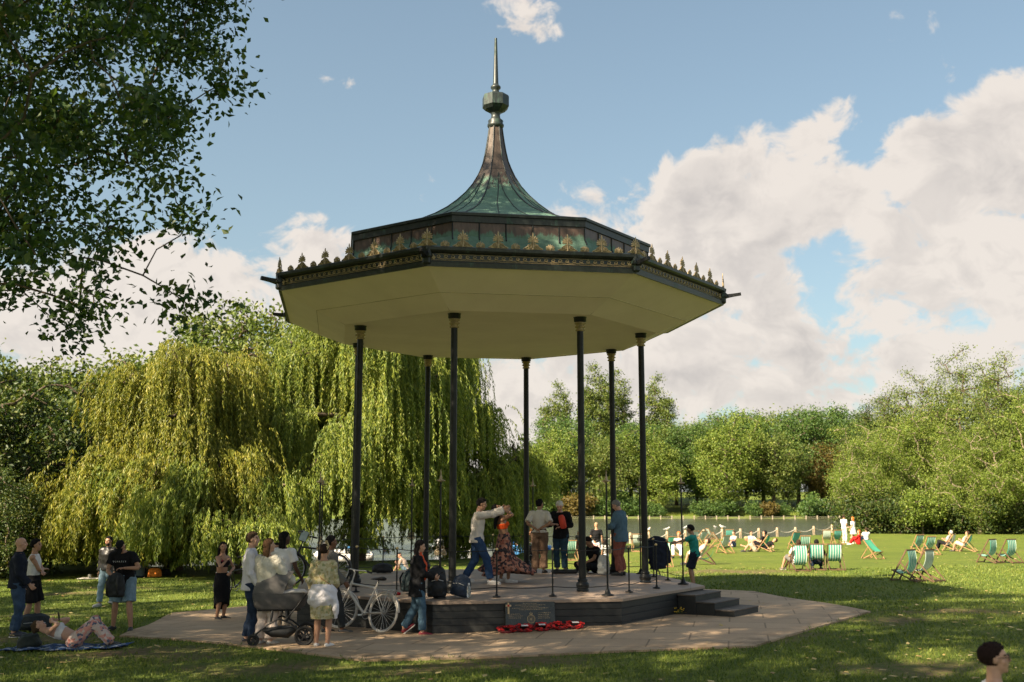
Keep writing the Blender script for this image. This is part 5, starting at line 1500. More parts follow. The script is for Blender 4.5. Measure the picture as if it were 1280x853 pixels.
# ---- on the bandstand floor
SWEAT = cloth('oatmeal', (.58,.53,.48), .06)
person('dancing man in an oatmeal sweater and blue jeans with both arms stretched out', on_z(597, 730), -90, 1.82, skin='tan', hair=('short', BK), hpitch=8, lean=6, vox=.010,
       hands=((.06, .56, 1.44), (-.10, .53, 1.48)), elbows=((.5,-.1,-1), (-.5,-.1,-1)), top=dict(type='long', mat=SWEAT, hem=.10, infl=.026), bottom=dict(type='jeans', mat=cloth('blue_jeans', (.028,.055,.12), .2), infl=.012),
       shoes=((.58,.56,.54), 1), feet=((.10,.26,.085), (-.10,-.28,.095)), pelvis=(0,-.02,.905), fyaw=(5,-5), fpitch=(0,-8))
RUST = pattern_cloth('rust_floral', [(.03,.025,.03), (.26,.09,.06), (.36,.17,.12), (.055,.04,.045), (.42,.20,.14), (.17,.06,.045)], 20, 'voronoi')
person('dancing woman in an orange bandeau and swirling rust patterned skirt', on_z(630, 728), -78, 1.68, fem=True, skin='olive', hair=('long', (.010,.008,.008), .26), hpitch=-38, lean=-12, side=6, vox=.010,
       hands=((.14, .10, 1.52), (-.10, .04, 1.60)), elbows=((.55,.8,.5), (-.3,1,.35)), top=dict(type='bandeau', mat=cloth('orange', (.72,.09,.02), .08), name='bandeau'),
       bottom=dict(type='skirt', mat=RUST, folds=7, amp=.10, wave=.07, rings=[(.04,.125,.105,0,0), (-.10,.175,.15,0,0), (-.30,.185,.18,0,.0), (-.50,.24,.26,0,.02), (-.66,.34,.44,.0,.05), (-.80,.42,.60,.02,.06), (-.84,.43,.62,.02,.06)]), shoes=((.64,.62,.6), 1), feet=((.08,.08,.085), (-.06,-.06,.085)))
person('person in a cream shirt and brown trousers with hands behind the back', on_z(674.5, 716.5), -8, 1.74, skin='olive', hair=('bun', BK), hyaw=-30, hands=((.05, -.15, 1.06), (-.06, -.16, 1.04)), elbows=((1,-.45,-.2), (-1,-.45,-.2)),
       top=dict(type='half', mat=cloth('pale_cream', (.60,.55,.48), .06), hem=-.02, infl=.024, collar=1), bottom=dict(type='trousers', mat=cloth('brown_wool', (.15,.095,.065), .15), infl=.030, flare=1.25), shoes=((.03,.03,.03), 0))
person('white-haired man in a black shirt looking down at a red pouch', on_z(701.5, 715.5), 155, 1.72, skin='pink', hair=('bushy', (.60,.57,.52)), hpitch=30, hyaw=18, hands=((.05, .28, 1.16), (-.10, .26, 1.10)), elbows=((1,-.1,-.7), (-1,-.1,-.7)), lean=6,
       top=dict(type='roll', mat=BLACK, hem=.14, infl=.034), bottom=dict(type='jeans', mat=cloth('slate_denim', (.03,.06,.09), .2), infl=.02), shoes=((.12,.10,.09), 0), fat=1.06)
person('grey-haired man in a blue denim shirt and dusty red trousers', on_z(777, 719.5), 62, 1.74, skin='pink', hair=('short', (.20,.19,.18)), hpitch=26, hands=((.12, .30, 1.12), (-.06, .27, 1.10)), elbows=((.9,-.2,-.8), (-.9,-.2,-.8)), lean=4,
       top=dict(type='long', mat=cloth('blue_shirt', (.085,.145,.20), .12), hem=.18, infl=.036, collar=1), bottom=dict(type='trousers', mat=cloth('brick_trousers', (.24,.085,.065), .15), infl=.028), shoes=((.03,.03,.03), 0), fat=1.1)
person('dark-haired man in black sitting cross-legged on the bandstand floor', on_z(741, 716), 120, 1.72, skin='olive', hair=('short', (.016,.010,.010)), pelvis=(0,-.10,.13), lean=16, hpitch=28, feet=((-.14,.32,.09), (.16,.36,.09)), knees=((1,.35,.25), (-1,.35,.25)), hands=((.12,.34,.24), (-.14,.34,.24)), elbows=((1,-.3,-.2), (-1,-.3,-.2)),
       top=dict(type='tee', mat=BLACK, hem=.02, infl=.024), bottom=dict(type='trousers', mat=cloth('black_trousers', (.016,.016,.018))), shoes=((.10,.10,.10), 3))
# ---- just beyond the bandstand
person('man in a teal t-shirt and navy shorts leaning on the rail', G(867, 733), 70, 1.72, skin='olive', hair=('bushy', BK), hpitch=6, lean=8, hands=((.26, .50, 1.22), (-.06, .54, 1.20)), elbows=((.9,-.2,-.5), (-.9,-.2,-.5)),
       top=dict(type='tee', mat=cloth('teal', (.030,.24,.20), .08), hem=.10, infl=.026), bottom=dict(type='shorts', mat=NAVY, len=1.0, infl=.03), shoes=((.03,.03,.03), 0), pelvis=(0,-.06,.93))
person('child in a white t-shirt with a red print facing away behind the seated man', G(744, 716), 10, 1.22, skin='olive', hair=('short', BK), vox=.014, top=dict(type='tee', mat=pattern_cloth('red_print', [(.66,.62,.62), (.66,.62,.62), (.62,.08,.06), (.66,.62,.62)], 5), infl=.03), bottom=dict(type='shorts', mat=GREY), shoes=((.5,.5,.5), 1))
person('person in a white top beside the child, half hidden by the thin rear pole', G(757, 718), 30, 1.18, fem=True, skin='olive', hair=('long', BK, .2), vox=.014, top=dict(type='tee', mat=WHITE, infl=.03), bottom=dict(type='trousers', mat=LJEAN), shoes=((.5,.5,.5), 1))
person('person in a black t-shirt and cap walking on the lawn behind the child', G(746, 706), 10, 1.74, skin='tan', hair=('cap', (.30,.22,.14)), vox=.016, hands=((.26,-.05,.82), (-.28,.14,.84)), top=dict(type='tee', mat=BLACK), bottom=dict(type='shorts', mat=LJEAN), shoes=((.5,.5,.5), 1))
person('small figure in dark clothes standing on the lawn beside the white-haired man', G(723, 692), 150, 1.10, skin='olive', hair=('short', BK), vox=.016, top=dict(type='tee', mat=GREY), bottom=dict(type='trousers', mat=cloth('rust_trousers', (.25,.09,.06))), shoes=((.3,.1,.08), 1))
# ---- far lawn
person('man in white standing by the lake corner with the red-haired woman', G(1056, 679), -60, 1.76, skin='tan', hair=('short', BR), vox=.02, hands=((.12,.28,1.02), (-.20,.10,.84)), top=dict(type='tee', mat=WHITE), bottom=dict(type='trousers', mat=cloth('ivory', (.58,.54,.48))), shoes=((.6,.58,.55), 1))
person('red-haired woman in a white dress standing by the lake corner', G(1067.5, 680), 40, 1.66, fem=True, skin='pale', hair=('long', (.42,.13,.03), .2), vox=.02, hands=((-.05,.28,1.06), (-.22,.12,.9)), top=dict(type='tee', mat=WHITE), bottom=dict(type='skirt', mat=WHITE, rings=[(0,.14,.11,0,0), (-.2,.2,.16,0,0), (-.42,.24,.2,0,0)]), shoes=((.5,.4,.3), 1))
def sit(label, p, yaw, H=1.7, **kw):
    d = dict(pelvis=(0, 0, .12), lean=-6, feet=((.16,.52,.085), (-.16,.50,.085)), knees=((.2,.2,1), (-.2,.2,1)), hands=((.18,.38,.42), (-.18,.38,.42)), vox=.02); d.update(kw)
    return person(label, p, yaw, H, **d)
sit('person in red sitting on the grass beside the red-haired woman', G(1073.5, 681), 60, fem=True, skin='pink', hair=('long', (.3,.1,.03), .2), top=dict(type='long', mat=cloth('scarlet', (.5,.02,.02))), bottom=dict(type='trousers', mat=cloth('scarlet', (.5,.02,.02))), shoes=((.5,.5,.5), 1))
sit('person in a white shirt sitting on the grass behind the person in red', G(1083, 677), 0, skin='tan', hair=('short', BR), top=dict(type='tee', mat=WHITE), bottom=dict(type='trousers', mat=DJEAN))
sit('person in a grey shirt sitting on the grass under the willows at the left', G(175, 722), 30, skin='tan', hair=('short', BK), lean=12, hpitch=20, top=dict(type='tee', mat=cloth('slate', (.10,.13,.16)), infl=.03), bottom=dict(type='trousers', mat=DJEAN))
sit('person with a sunlit back bending forward among the picnic deckchairs', G(944, 690), 75, 1.74, skin='tan', hair=('short', (.35,.25,.14)), lean=42, hands=((.1,.62,.3), (-.1,.6,.3)), bottom=dict(type='shorts', mat=cloth('sand', (.5,.42,.33))), top=dict(type='tank', mat=cloth('sand_top', (.46,.32,.21))))
sit('person in a pale shirt sitting on the grass in front of the teal deckchair', G(917, 684), 120, skin='tan', hair=('short', BR), top=dict(type='tee', mat=cloth('peach', (.58,.44,.36))), bottom=dict(type='shorts', mat=cloth('denim_blue', (.06,.09,.2))))
sit('person in a white shirt sitting upright behind the bending person', G(940, 684), -150, skin='tan', hair=('short', BR), top=dict(type='tee', mat=WHITE), bottom=dict(type='shorts', mat=cloth('sand', (.5,.42,.33))))
sit('dark-clothed person lying back on the grass at the right of the picnic', G(957, 688), 75, lean=-60, hands=((.3,-.2,.1), (-.3,-.2,.1)), skin='tan', hair=('short', BR), top=dict(type='tee', mat=BLACK), bottom=dict(type='trousers', mat=BLACK))
sit('person with an orange headscarf sitting behind the man in teal', G(849, 697), 160, 1.8, fem=True, skin='tan', hair=('bushy', (.55,.16,.04)), pelvis=(0,0,.34), feet=((.16,.5,.085), (-.16,.5,.085)), top=dict(type='tee', mat=cloth('peach', (.58,.44,.36))), bottom=dict(type='trousers', mat=WHITE))
sit('person sitting on the lawn edge seen past the woman in the black cardigan', G(508, 717), 70, 1.6, skin='pink', hair=('cap', (.02,.02,.02)), lean=30, top=dict(type='tee', mat=cloth('peach', (.58,.44,.36))), bottom=dict(type='shorts', mat=LJEAN))
KN = Vector((3.50, 7.85, ground(3.50, 7.85)))
i_ = person('young woman with tied dark hair and glasses at the bottom right corner', KN, -108, 1.70, fem=True, skin='pale', vox=.009, hair=('up', (.022,.012,.010)), pelvis=(0,0,.50), lean=2, feet=((.10,-.40,.075), (-.10,-.40,.075)), fpitch=(-60,-60), knees=((.15,1,-.3), (-.15,1,-.3)), hands=((.14,.30,.50), (-.14,.30,.48)), top=dict(type='tee', mat=WHITE, infl=.02), bottom=dict(type='jeans', mat=JEAN), shoes=((.6,.6,.6), 1), hpitch=-4)
glasses(i_, (.10,.06,.04))
# ================================================================== deckchairs
WOOD = pm('varnished_beech', (.26, .155, .075), .5, 0, .3, 6, .1); WOODD = pm('dark_stained_wood', (.10, .06, .035), .5, 0, .3, 6, .1)
def stripe_mat(name, a, b, k):
    m, t, bs_ = new_mat(name); co = obj_coord(t); sp_ = t.new('ShaderNodeSeparateXYZ'); t.l.new(co, sp_.inputs[0])
    f = t.math('GREATER_THAN', t.math('SINE', t.math('MULTIPLY', sp_.outputs[0], k)), 0.0)
    c = t.mix(f, a, b); n = t.noise(co, 9, 4); c = t.mix(t.maprange(n, .4, .8, 0, .25), c, tuple(x*.7 for x in a))
    t.l.new(c, bs_.inputs['Base Color']); bs_.inputs['Roughness'].default_value = .85
    tr = t.new('ShaderNodeBsdfTranslucent'); t.l.new(c, tr.inputs['Color']); mx = t.new('ShaderNodeMixShader'); mx.inputs[0].default_value = .35
    t.l.new(bs_.outputs[0], mx.inputs[1]); t.l.new(tr.outputs[0], mx.inputs[2]); t.l.new(mx.outputs[0], [n_ for n_ in t.n if n_.type == 'OUTPUT_MATERIAL'][0].inputs[0])
    return m
STRIPE = stripe_mat('green_stripe', (.04, .34, .27), (.60, .74, .64), 2*math.pi/.105); PALE = stripe_mat('pale_canvas', (.50, .60, .54), (.58, .68, .61), 2*math.pi/.105)
GREEN = stripe_mat('green_canvas', (.08, .42, .27), (.07, .38, .25), 2*math.pi/.105); TEALC = stripe_mat('teal_canvas', (.12, .46, .41), (.20, .54, .48), 2*math.pi/.105)
def chair_meshes(sag, angle):
    """sling chair; the sitter looks along +y. Long rails run from the low front foot to the high back bar."""
    W_ = .29
    f0 = V(0, .46, .0); top = V(0, .46 - 1.28*math.cos(angle), 1.28*math.sin(angle))     # sling frame
    fr = MB()
    for s in (-1, 1):
        fr.bar(f0 + V(s*W_,0,.02), top + V(s*W_,0,0), .030, .048)
    fr.bar(top + V(-W_-.02,0,-.02), top + V(W_+.02,0,-.02), .032, .045); fr.bar(f0 + V(-W_,-.05,.04), f0 + V(W_,-.05,.04), .03, .04)
    # second frame: from the rear foot forward and up to the seat bar
    sb_ = MB(); r0 = V(0, -.44, 0); seat = V(0, .40, .38)
    for s in (-1, 1): sb_.bar(r0 + V(s*(W_-.04),0,.02), seat + V(s*(W_-.04),0,.0), .030, .045)
    sb_.bar(seat + V(-W_,0,0), seat + V(W_,0,0), .034, .04); sb_.bar(r0 + V(-W_+.02,.05,.05), r0 + V(W_-.02,.05,.05), .03, .04)
    pr = MB()
    u = top*.62 + f0*.38
    for s in (-1, 1): pr.bar(u + V(s*(W_+.035),0,0), V(s*(W_+.035), -.52, .03), .026, .04)
    pr.bar(V(-W_-.04, -.50, .045), V(W_+.04, -.50, .045), .026, .04)
    # canvas, hung between the back bar and the seat bar
    vs, fs = [], []; N = 18; M = 10
    for i in range(N+1):
        t_ = i/N; p = top.lerp(seat, t_) + V(0, -.0, 0)
        d = 4*t_*(1-t_); p = p + V(0, -.30*d*sag, -.34*d*sag*(1+.35*(t_-.5)*2))
        for j in range(M+1):
            x = -W_+.035 + (2*W_-.07)*j/M; vs.append(p + V(x, 0, -.02*d*(1-(2*j/M-1)**2)))
    n = len(vs); vs += [v + V(0, -.004, -.006) for v in vs]
    for i in range(N):
        for j in range(M):
            a = i*(M+1)+j; fs.append((a, a+1, a+M+2, a+M+1)); fs.append((n+a, n+a+M+1, n+a+M+2, n+a+1))
    for i in range(N):
        for j in (0, M): a = i*(M+1)+j; fs.append((a, a+M+1, n+a+M+1, n+a))
    ca = MB(); ca.add(vs, fs, 0, True)
    return fr, sb_, pr, ca
CH = {}
def chair_proto(sag, angle, canvas, wood):
    key = (sag, angle, canvas.name, wood.name)
    if key not in CH:
        fr, s_, pr, ca = chair_meshes(sag, angle)
        CH[key] = [('sling_frame', fr.mesh('sling_frame', wood)), ('seat_frame', s_.mesh('seat_frame', wood)), ('prop_frame', pr.mesh('prop_frame', wood)), ('canvas', ca.mesh('canvas', canvas))]
    return CH[key]
def deckchair(p, yaw, label, canvas=STRIPE, sag=.7, angle=R(52), wood=WOODD, s=.82, group='deckchairs on the lawn'):
    root = empty('deckchair', p, R(yaw)); root.scale = (s, s, s); tag(root, label, 'deckchair', group)
    for n, me in chair_proto(sag, angle, canvas, wood): link(n, me, root)
    return root
CHAIRS = [ # photo x, y of its foot, heading, label, canvas, sag, angle, wood
 (999, 714, 4, 'green striped deckchair with a bulging back, left of the front row of three', STRIPE, 1.0, 58, WOODD),
 (1022, 713, -14, 'green striped deckchair in the middle of the front row of three', STRIPE, .45, 60, WOODD),
 (1044, 713, -6, 'green striped deckchair at the right of the front row of three', STRIPE, .55, 60, WOODD),
 (1092, 699, -150, 'plain green deckchair laid flat, alone right of the row of three', GREEN, .12, 50, WOOD),
 (1134, 727, 40, 'striped deckchair with low bulging seat, front left of the close pair at the right', STRIPE, .9, 59, WOODD),
 (1158, 727, 36, 'greyish deckchair at the right of the close front pair', PALE, .6, 60, WOODD),
 (1149, 692, 24, 'upright striped deckchair standing just behind the close front pair', STRIPE, .4, 60, WOOD),
 (1163, 694, 16, 'striped deckchair hidden behind the greyish deckchair of the front pair', STRIPE, .4, 58, WOOD),
 (1189, 689, 52, 'pale deckchair with a sitter under the right-hand trees', PALE, .5, 56, WOOD),
 (1210, 690, 56, 'teal deckchair with a sitter facing left under the right-hand trees', TEALC, .5, 56, WOOD),
 (1237, 704, 34, 'left striped deckchair of the pair near the right edge', STRIPE, .8, 58, WOODD),
 (1261, 704, 24, 'right striped deckchair of the pair near the right edge', STRIPE, .8, 58, WOODD),
 (995, 687, 26, 'teal deckchair standing against the rope fence above the front row of three', TEALC, .3, 60, WOOD),
 (1007, 694, 0, 'striped deckchair peeping over the front row of three', STRIPE, .3, 60, WOOD),
 (1034, 681, -10, 'pale deckchair behind the front row of three, left of the standing man in white', PALE, .3, 58, WOOD),
 (1047, 681, 8, 'teal deckchair beside the standing man in white', TEALC, .3, 58, WOOD),
 (906, 692, 30, 'pale deckchair seen from behind at the left of the picnic group', PALE, .4, 57, WOOD),
 (956, 690, 62, 'green deckchair with a dark sitter at the right of the picnic group', GREEN, .5, 54, WOOD),
 (880, 706, 78, 'low green deckchair seen from the side right of the man in teal', GREEN, .8, 44, WOODD),
 (897, 685, -105, 'pale teal deckchair facing right beside the rope fence', TEALC, .3, 54, WOOD),
 (912, 681, 0, 'teal deckchair by the rope fence at the head of the picnic group', TEALC, .3, 60, WOOD),
 (888, 678, -80, 'pale deckchair turned sideways next to the rope fence', PALE, .3, 56, WOOD),
 (867, 683, 32, 'left of two pale deckchairs behind the man in teal', PALE, .4, 56, WOOD),
 (878, 683, 36, 'right of two pale deckchairs behind the man in teal', PALE, .4, 56, WOOD),
 (829, 709, 8, 'green striped deckchair close behind the railing left of the man in teal', STRIPE, 1.0, 60, WOOD),
 (840, 695, 16, 'green deckchair behind the striped one at the railing', GREEN, .4, 60, WOOD),
 (797, 690, -12, 'pale deckchair between the right-hand columns', PALE, .3, 60, WOOD),
 (714, 701, 10, 'teal striped deckchair right of the white-haired man', STRIPE, .4, 62, WOOD),
 (482, 700, 28, 'teal deckchair with a sitter at the water edge left of the second column', TEALC, .5, 58, WOOD),
 (648, 694, 100, 'dark-framed deckchair folded low beside the water behind the dancers', PALE, .3, 44, WOODD),
]
CP = []
for px, py, yaw, lab, cv, sg, an_, wd in CHAIRS:
    p = G(px, py); CP.append((p, yaw)); deckchair(p, yaw, lab, cv, sg, R(an_), wd)
def sitter(ci, label, **kw):
    p, yaw = CP[ci]
    d = dict(pelvis=(0, .20, .33), lean=-24, feet=((.14,.72,.085), (-.14,.70,.085)), knees=((.1,.3,1), (-.1,.3,1)), hands=((.2,.32,.62), (-.2,.32,.62)), vox=.02, H=1.7); d.update(kw)
    return person(label, p, yaw, **d)
sitter(0, 'sitter in the left deckchair of the front row, only legs and shoes showing', skin='tan', hair=('short', BR), top=dict(type='tee', mat=WHITE), bottom=dict(type='shorts', mat=GREY), shoes=((.12,.10,.09), 3), feet=((-.25,.72,.085), (-.38,.66,.085)))
sitter(1, 'dark-haired sitter in the middle deckchair of the front row', skin='tan', hair=('short', BK), top=dict(type='tee', mat=BLACK), bottom=dict(type='jeans', mat=DJEAN))
sitter(8, 'person with grey hair sitting in the pale deckchair under the right-hand trees', skin='tan', hair=('short', GRY), top=dict(type='tee', mat=cloth('ash', (.3,.3,.3))), bottom=dict(type='trousers', mat=BLACK))
sitter(9, 'bare-armed person sitting in the teal deckchair under the right-hand trees', skin='tan', hair=('short', BR), top=dict(type='tank', mat=cloth('peach', (.58,.44,.36))), bottom=dict(type='shorts', mat=cloth('sand', (.5,.42,.33))))
sitter(17, 'person in dark clothes lying in the green deckchair of the picnic group', skin='tan', hair=('short', BK), top=dict(type='tee', mat=BLACK), bottom=dict(type='shorts', mat=BLACK))
sitter(18, 'person in white shorts lying in the low green deckchair seen from the side', skin='tan', hair=('short', BR), top=dict(type='tee', mat=cloth('peach', (.58,.44,.36))), bottom=dict(type='shorts', mat=WHITE), lean=-38)
sitter(28, 'person in black and white sitting at the water edge left of the second column', skin='olive', hair=('short', BK), top=dict(type='tee', mat=BLACK), bottom=dict(type='trousers', mat=WHITE), lean=-5, hands=((.2,.5,.8), (-.2,.5,.8)))

# ================================================================== rope fence along the lake, gulls on its posts
def along_shore(px0, px1, n):
    out = []
    for i in range(n):
        px = px0 + (px1-px0)*i/(n-1)
        # the shoreline crosses this bearing
        lo, hi = 44.0, 100.0
        for _ in range(30):
            m = (lo+hi)/2; x = at_px(px, m)
            if lake_sd(x, m) > -.9: hi = m
            else: lo = m
        y = lo; out.append((at_px(px, y), y))
    return out
root = empty('rope_fence', gpt(*along_shore(740, 1042, 2)[0]))
tag(root, 'low fence of wooden posts with drooping white rope along the lake edge', 'fence')
o0 = Vector(root.location); pw = MB(); pw.lathe([(.10, -.2), (.095, .62), (.07, .68)], 8); pw_m = pw.mesh('post', pm('weathered_post', (.36, .28, .19), .85, 0, .3, 6))
shore = [Vector(gpt(*q)) for q in along_shore(742, 1040, 14)]
ropem = pm('white_rope', (.60, .55, .47), .8)
for i, q in enumerate(shore):
    link('post', pw_m, root, q - o0)
    if i:
        a, b_ = shore[i-1] - o0 + V(0,0,.55), q - o0 + V(0,0,.55)
        mb = MB(); mb.tube([a.lerp(b_, j/10) - V(0,0,.26*4*(j/10)*(1-j/10)) for j in range(11)], .028, 5); mb.build('rope', ropem, root)
gl = MB()
gl.ell((0,0,.16), (.075,.15,.07), Matrix.Rotation(R(18), 3, 'X'), 10, 7, 0); gl.ell((0,.13,.25), (.045,.055,.045), None, 8, 6, 0); gl.tube([(0,.17,.25), (0,.225,.24)], [.015,.005], 6, mi=2)
for s in (-1,1): gl.ell((s*.055,-.04,.175), (.025,.15,.05), Matrix.Rotation(R(12), 3, 'X'), 8, 6, 1); gl.tube([(s*.03,0,0), (s*.03,0,.11)], .008, 5, mi=2)
gl.tube([(0,-.13,.14), (0,-.24,.12)], [(.03,.02), (.035,.008)], 6, mi=1)
gull_m = gl.mesh('gull', [pm('white_feather', (.72,.71,.69), .8, 0, .05), pm('grey_feather', (.30,.31,.33), .8), pm('orange_bill', (.5,.22,.05), .6)])
for i, lab in ((3, 'white gull on the rope fence post nearest the right front column'), (4, 'white gull on a rope fence post behind the railing'), (5, 'white gull on the rope fence post above the man in teal'), (7, 'gull on the rope fence post beside the sideways pale deckchair')):
    q = shore[i]; tag(link('gull', gull_m, None, q + V(0,0,.67), R(40+i*55)), lab, 'gull')
q = on_z(894, 660, WATER_Z); tag(link('gull', gull_m, None, V(q.x, q.y, WATER_Z-.05), R(90)), 'gull floating on the lake above the picnic group', 'gull')
# fence on the far bank
root = empty('bank_fence', gpt(at_px(850, 168.6), 168.6)); tag(root, 'pale post and mesh fence in the water along the far bank', 'fence'); o0 = Vector(root.location)
pwf = MB(); pwf.box((0,0,-.05), (.16,.16,1.0)); pf_m = pwf.mesh('post', pm('pale_post', (.30,.26,.19), .85)); pts_ = []
for i, px in enumerate(range(700, 1064, 14)): pts_.append(V(at_px(px, 167.2), 167.2, WATER_Z+.1)); link('post', pf_m, root, pts_[-1] - o0)
mb = MB()
for a, b_ in zip(pts_[:-1], pts_[1:]):
    for z in (.05, .25): mb.bar(a - o0 + V(0,0,z), b_ - o0 + V(0,0,z), .02, .05)
mb.build('mesh_rails', pm('pale_mesh', (.20,.20,.13), .8), root)

# ================================================================== boats on the lake
def pedalo(px, y, yaw, label, hull, cab):
    root = empty('pedal_boat', (at_px(px, y), y, WATER_Z), R(yaw)); tag(root, label, 'boat', 'pedal boats on the lake')
    h = MB()
    for s in (-1, 1): h.tube([V(s*.55,-1.5,.15), V(s*.55,-1.2,.12), V(s*.55,1.1,.12), V(s*.55,1.6,.30)], [(.16,.2), (.26,.26), (.26,.26), (.08,.1)], 10, ref=(1,0,0))
    h.box((0, 0, .40), (1.5, 2.4, .18), bevel=.06); h.box((0, 1.15, .62), (1.4, .5, .45), bevel=.12)
    h.build('hull', hull, root)
    s_ = MB()
    for s in (-1, 1): s_.box((s*.36, -.35, .62), (.56, .5, .12), bevel=.05); s_.box((s*.36, -.66, .92), (.56, .12, .62), Matrix.Rotation(R(-14), 3, 'X'), bevel=.05)
    s_.build('seat', cab, root)
BLUE = pm('blue_hull', (.06,.22,.50), .35, 0, .1); WHT = pm('white_hull', (.72,.72,.74), .35, 0, .06)
pedalo(660, 62, 60, 'blue pedal boat with passengers on the lake behind the dancers', BLUE, WHT)
pedalo(432, 56.5, 95, 'white and blue pedal boat moored behind the leftmost column', WHT, BLUE)
pedalo(575, 64, 80, 'white pedal boat glimpsed between the willow strands', WHT, WHT)
for px, lab, col in ((655, 'passenger in red on the blue pedal boat', (.5,.05,.03)), (663, 'second passenger with red hair on the blue pedal boat', (.55,.2,.1))):
    person(lab, V(at_px(px, 61.7), 61.7, WATER_Z+.30), 60, 1.7, skin='pink', hair=('short', (.25,.06,.02)), vox=.02, pelvis=(0,0,.42), feet=((.1,.5,.2), (-.1,.5,.2)), top=dict(type='tee', mat=cloth('c%d' % px, col)), bottom=dict(type='shorts', mat=NAVY), hands=((.2,.3,.7), (-.2,.3,.7)))

# ================================================================== bicycles
RUB = pm('tyre_rubber', (.02,.02,.02), .8); STEEL = pm('spoke_steel', (.5,.5,.5), .35, .8, .1); BLK = pm('black_plastic', (.015,.015,.016), .5)
def bicycle(p, yaw, tilt, label, paint, tyre=None, rack=True, saddle=None, steer=-18, mud=True, phone=False):
    """front wheel towards +x"""
    Rw = .345; root = empty('bicycle', p, 0); root.rotation_euler = Euler((R(tilt), 0, R(yaw)), 'XYZ'); tag(root, label, 'bicycle')
    tyre = tyre or RUB
    def wheel(x, steer_=0):
        w = MB(); 
        w.torus((0,0,0), Rw-.018, .019, (0,1,0), 40, 8)
        o = w.build('tyre', tyre); r = MB(); r.torus((0,0,0), Rw-.042, .010, (0,1,0), 40, 6)
        for j in range(24):
            a = j*2*math.pi/24; r.tube([V(.018*math.cos(a+.9), .022*(1 if j % 2 else -1), .018*math.sin(a+.9)), V((Rw-.045)*math.cos(a), 0, (Rw-.045)*math.sin(a))], .0028, 4)
        r.tube([(0,-.045,0), (0,.045,0)], .022, 10)
        wr_ = r.build('wheel', STEEL, root, (x, 0, Rw), R(steer_)); o.parent = wr_
        if mud:
            m = MB(); pts = [V((Rw+.018)*math.cos(a), 0, (Rw+.018)*math.sin(a)) for a in [R(q) for q in range(20, 186, 12)]]
            m.tube(pts, [(.030,.006)]*len(pts), 8, ref=(0,1,0)); m.build('mudguard', paint, wr_)
        return wr_
    rear, front = -.52, .54
    wheel(rear); wheel(front, steer)
    bb = V(-.06, 0, .30); seat = V(-.26, 0, .80); head = V(.36, 0, .86); hl = V(.41, 0, .68)
    f = MB()
    f.tube([bb, hl], .024, 8); f.tube([seat.lerp(bb, .08), head.lerp(hl, .25)], .020, 8); f.tube([bb, seat, V(-.285,0,.88)], [.019,.018,.014], 8); f.tube([head, hl], .023, 8)
    for s in (-1, 1):
        f.tube([bb + V(0,.02*s,0), V(rear, .055*s, Rw)], .011, 6); f.tube([seat.lerp(bb,.1) + V(0,.015*s,0), V(rear, .055*s, Rw)], .009, 6)
        f.tube([hl + V(0,.03*s,-.02), hl + V(.02,.055*s,-.08), V(front, .055*s, Rw)], [.015,.014,.010], 6)
    f.build('frame', paint, root)
    h = MB(); st = head + V(-.03,0,.16); h.tube([head, st], .014, 8); h.tube([st, st + V(.06,0,.05)], .014, 8); c = st + V(.06,0,.05)
    h.tube([c + V(-.16,-.29,.0), c + V(-.05,-.25,.02), c + V(0,-.10,0), c + V(0,.10,0), c + V(-.05,.25,.02), c + V(-.16,.29,.0)], .012, 8)
    hb = h.build('handlebar', paint, root)
    g = MB()
    for s in (-1, 1): g.tube([c + V(-.10,.27*s,.01), c + V(-.20,.305*s,-.005)], .019, 8); g.tube([c + V(-.06,.24*s,.0), c + V(-.01,.20*s,-.05), c + V(.0,.14*s,-.06)], .006, 5)
    g.build('grip', BLK, hb)
    s_ = MB(); z = .93; s_.tube([V(-.43,0,z+.01), V(-.40,0,z+.01), V(-.31,0,z), V(-.20,0,z), V(-.10,0,z-.01)], [(.05,.02), (.085,.035), (.075,.03), (.03,.022), (.014,.012)], 10, ref=(0,1,0)); s_.tube([V(-.285,0,.86), V(-.29,0,z)], .014, 6)
    s_.build('saddle', BLK, root)
    k = MB(); k.torus(bb + V(0,-.05,0), .085, .008, (0,1,0), 24, 5); 
    for s, d in ((-1, 1), (1, -1)):
        k.bar(bb + V(0,.06*s,0), bb + V(.17*d,.065*s,-.02*d), .012, .022); k.box(bb + V(.17*d,.11*s,-.02*d), (.09,.085,.022))
    k.build('crank', STEEL, root)
    if rack:
        q = MB()
        for s in (-1, 1): q.tube([V(-.33,.05*s,.74), V(-.80,.06*s,.745)], .007, 6); q.tube([V(-.60,.06*s,.745), V(rear,.065*s,Rw)], .007, 6); q.tube([V(-.72,.06*s,.745), V(rear,.065*s,Rw)], .007, 6)
        for x in (-.40,-.50,-.60,-.70,-.79): q.tube([V(x,-.06,.745), V(x,.06,.745)], .006, 5)
        rk = q.build('rack', STEEL, root); l_ = MB(); l_.box((-.815,0,.70), (.03,.08,.045), bevel=.008); l_.build('rear_light', pm('red_lens', (.4,.01,.01), .2), rk)
    return root
WPAINT = pm('cream_paint', (.62,.58,.52), .35, .1, .08)
pb_, ang_f, nf_ = face_pt(7, RP, .60, .42); pb_.z = ground(pb_.x, pb_.y) + .03
bicycle(pb_, 180 + math.degrees(ang_f), 12, 'cream city bicycle with a rear rack leaning against the bandstand base', WPAINT, pm('cream_tyre', (.50,.47,.42), .7), steer=22)
bicycle(on_z(388, 731.5) + V(0,0,-.04), 160, 14, 'dark bicycle standing at the left end of the bandstand floor', BLK, rack=False, mud=True, steer=10)
bicycle(G(294, 748), 60, 8, 'black bicycle standing on the grass behind the man in the white shirt', BLK, steer=30)
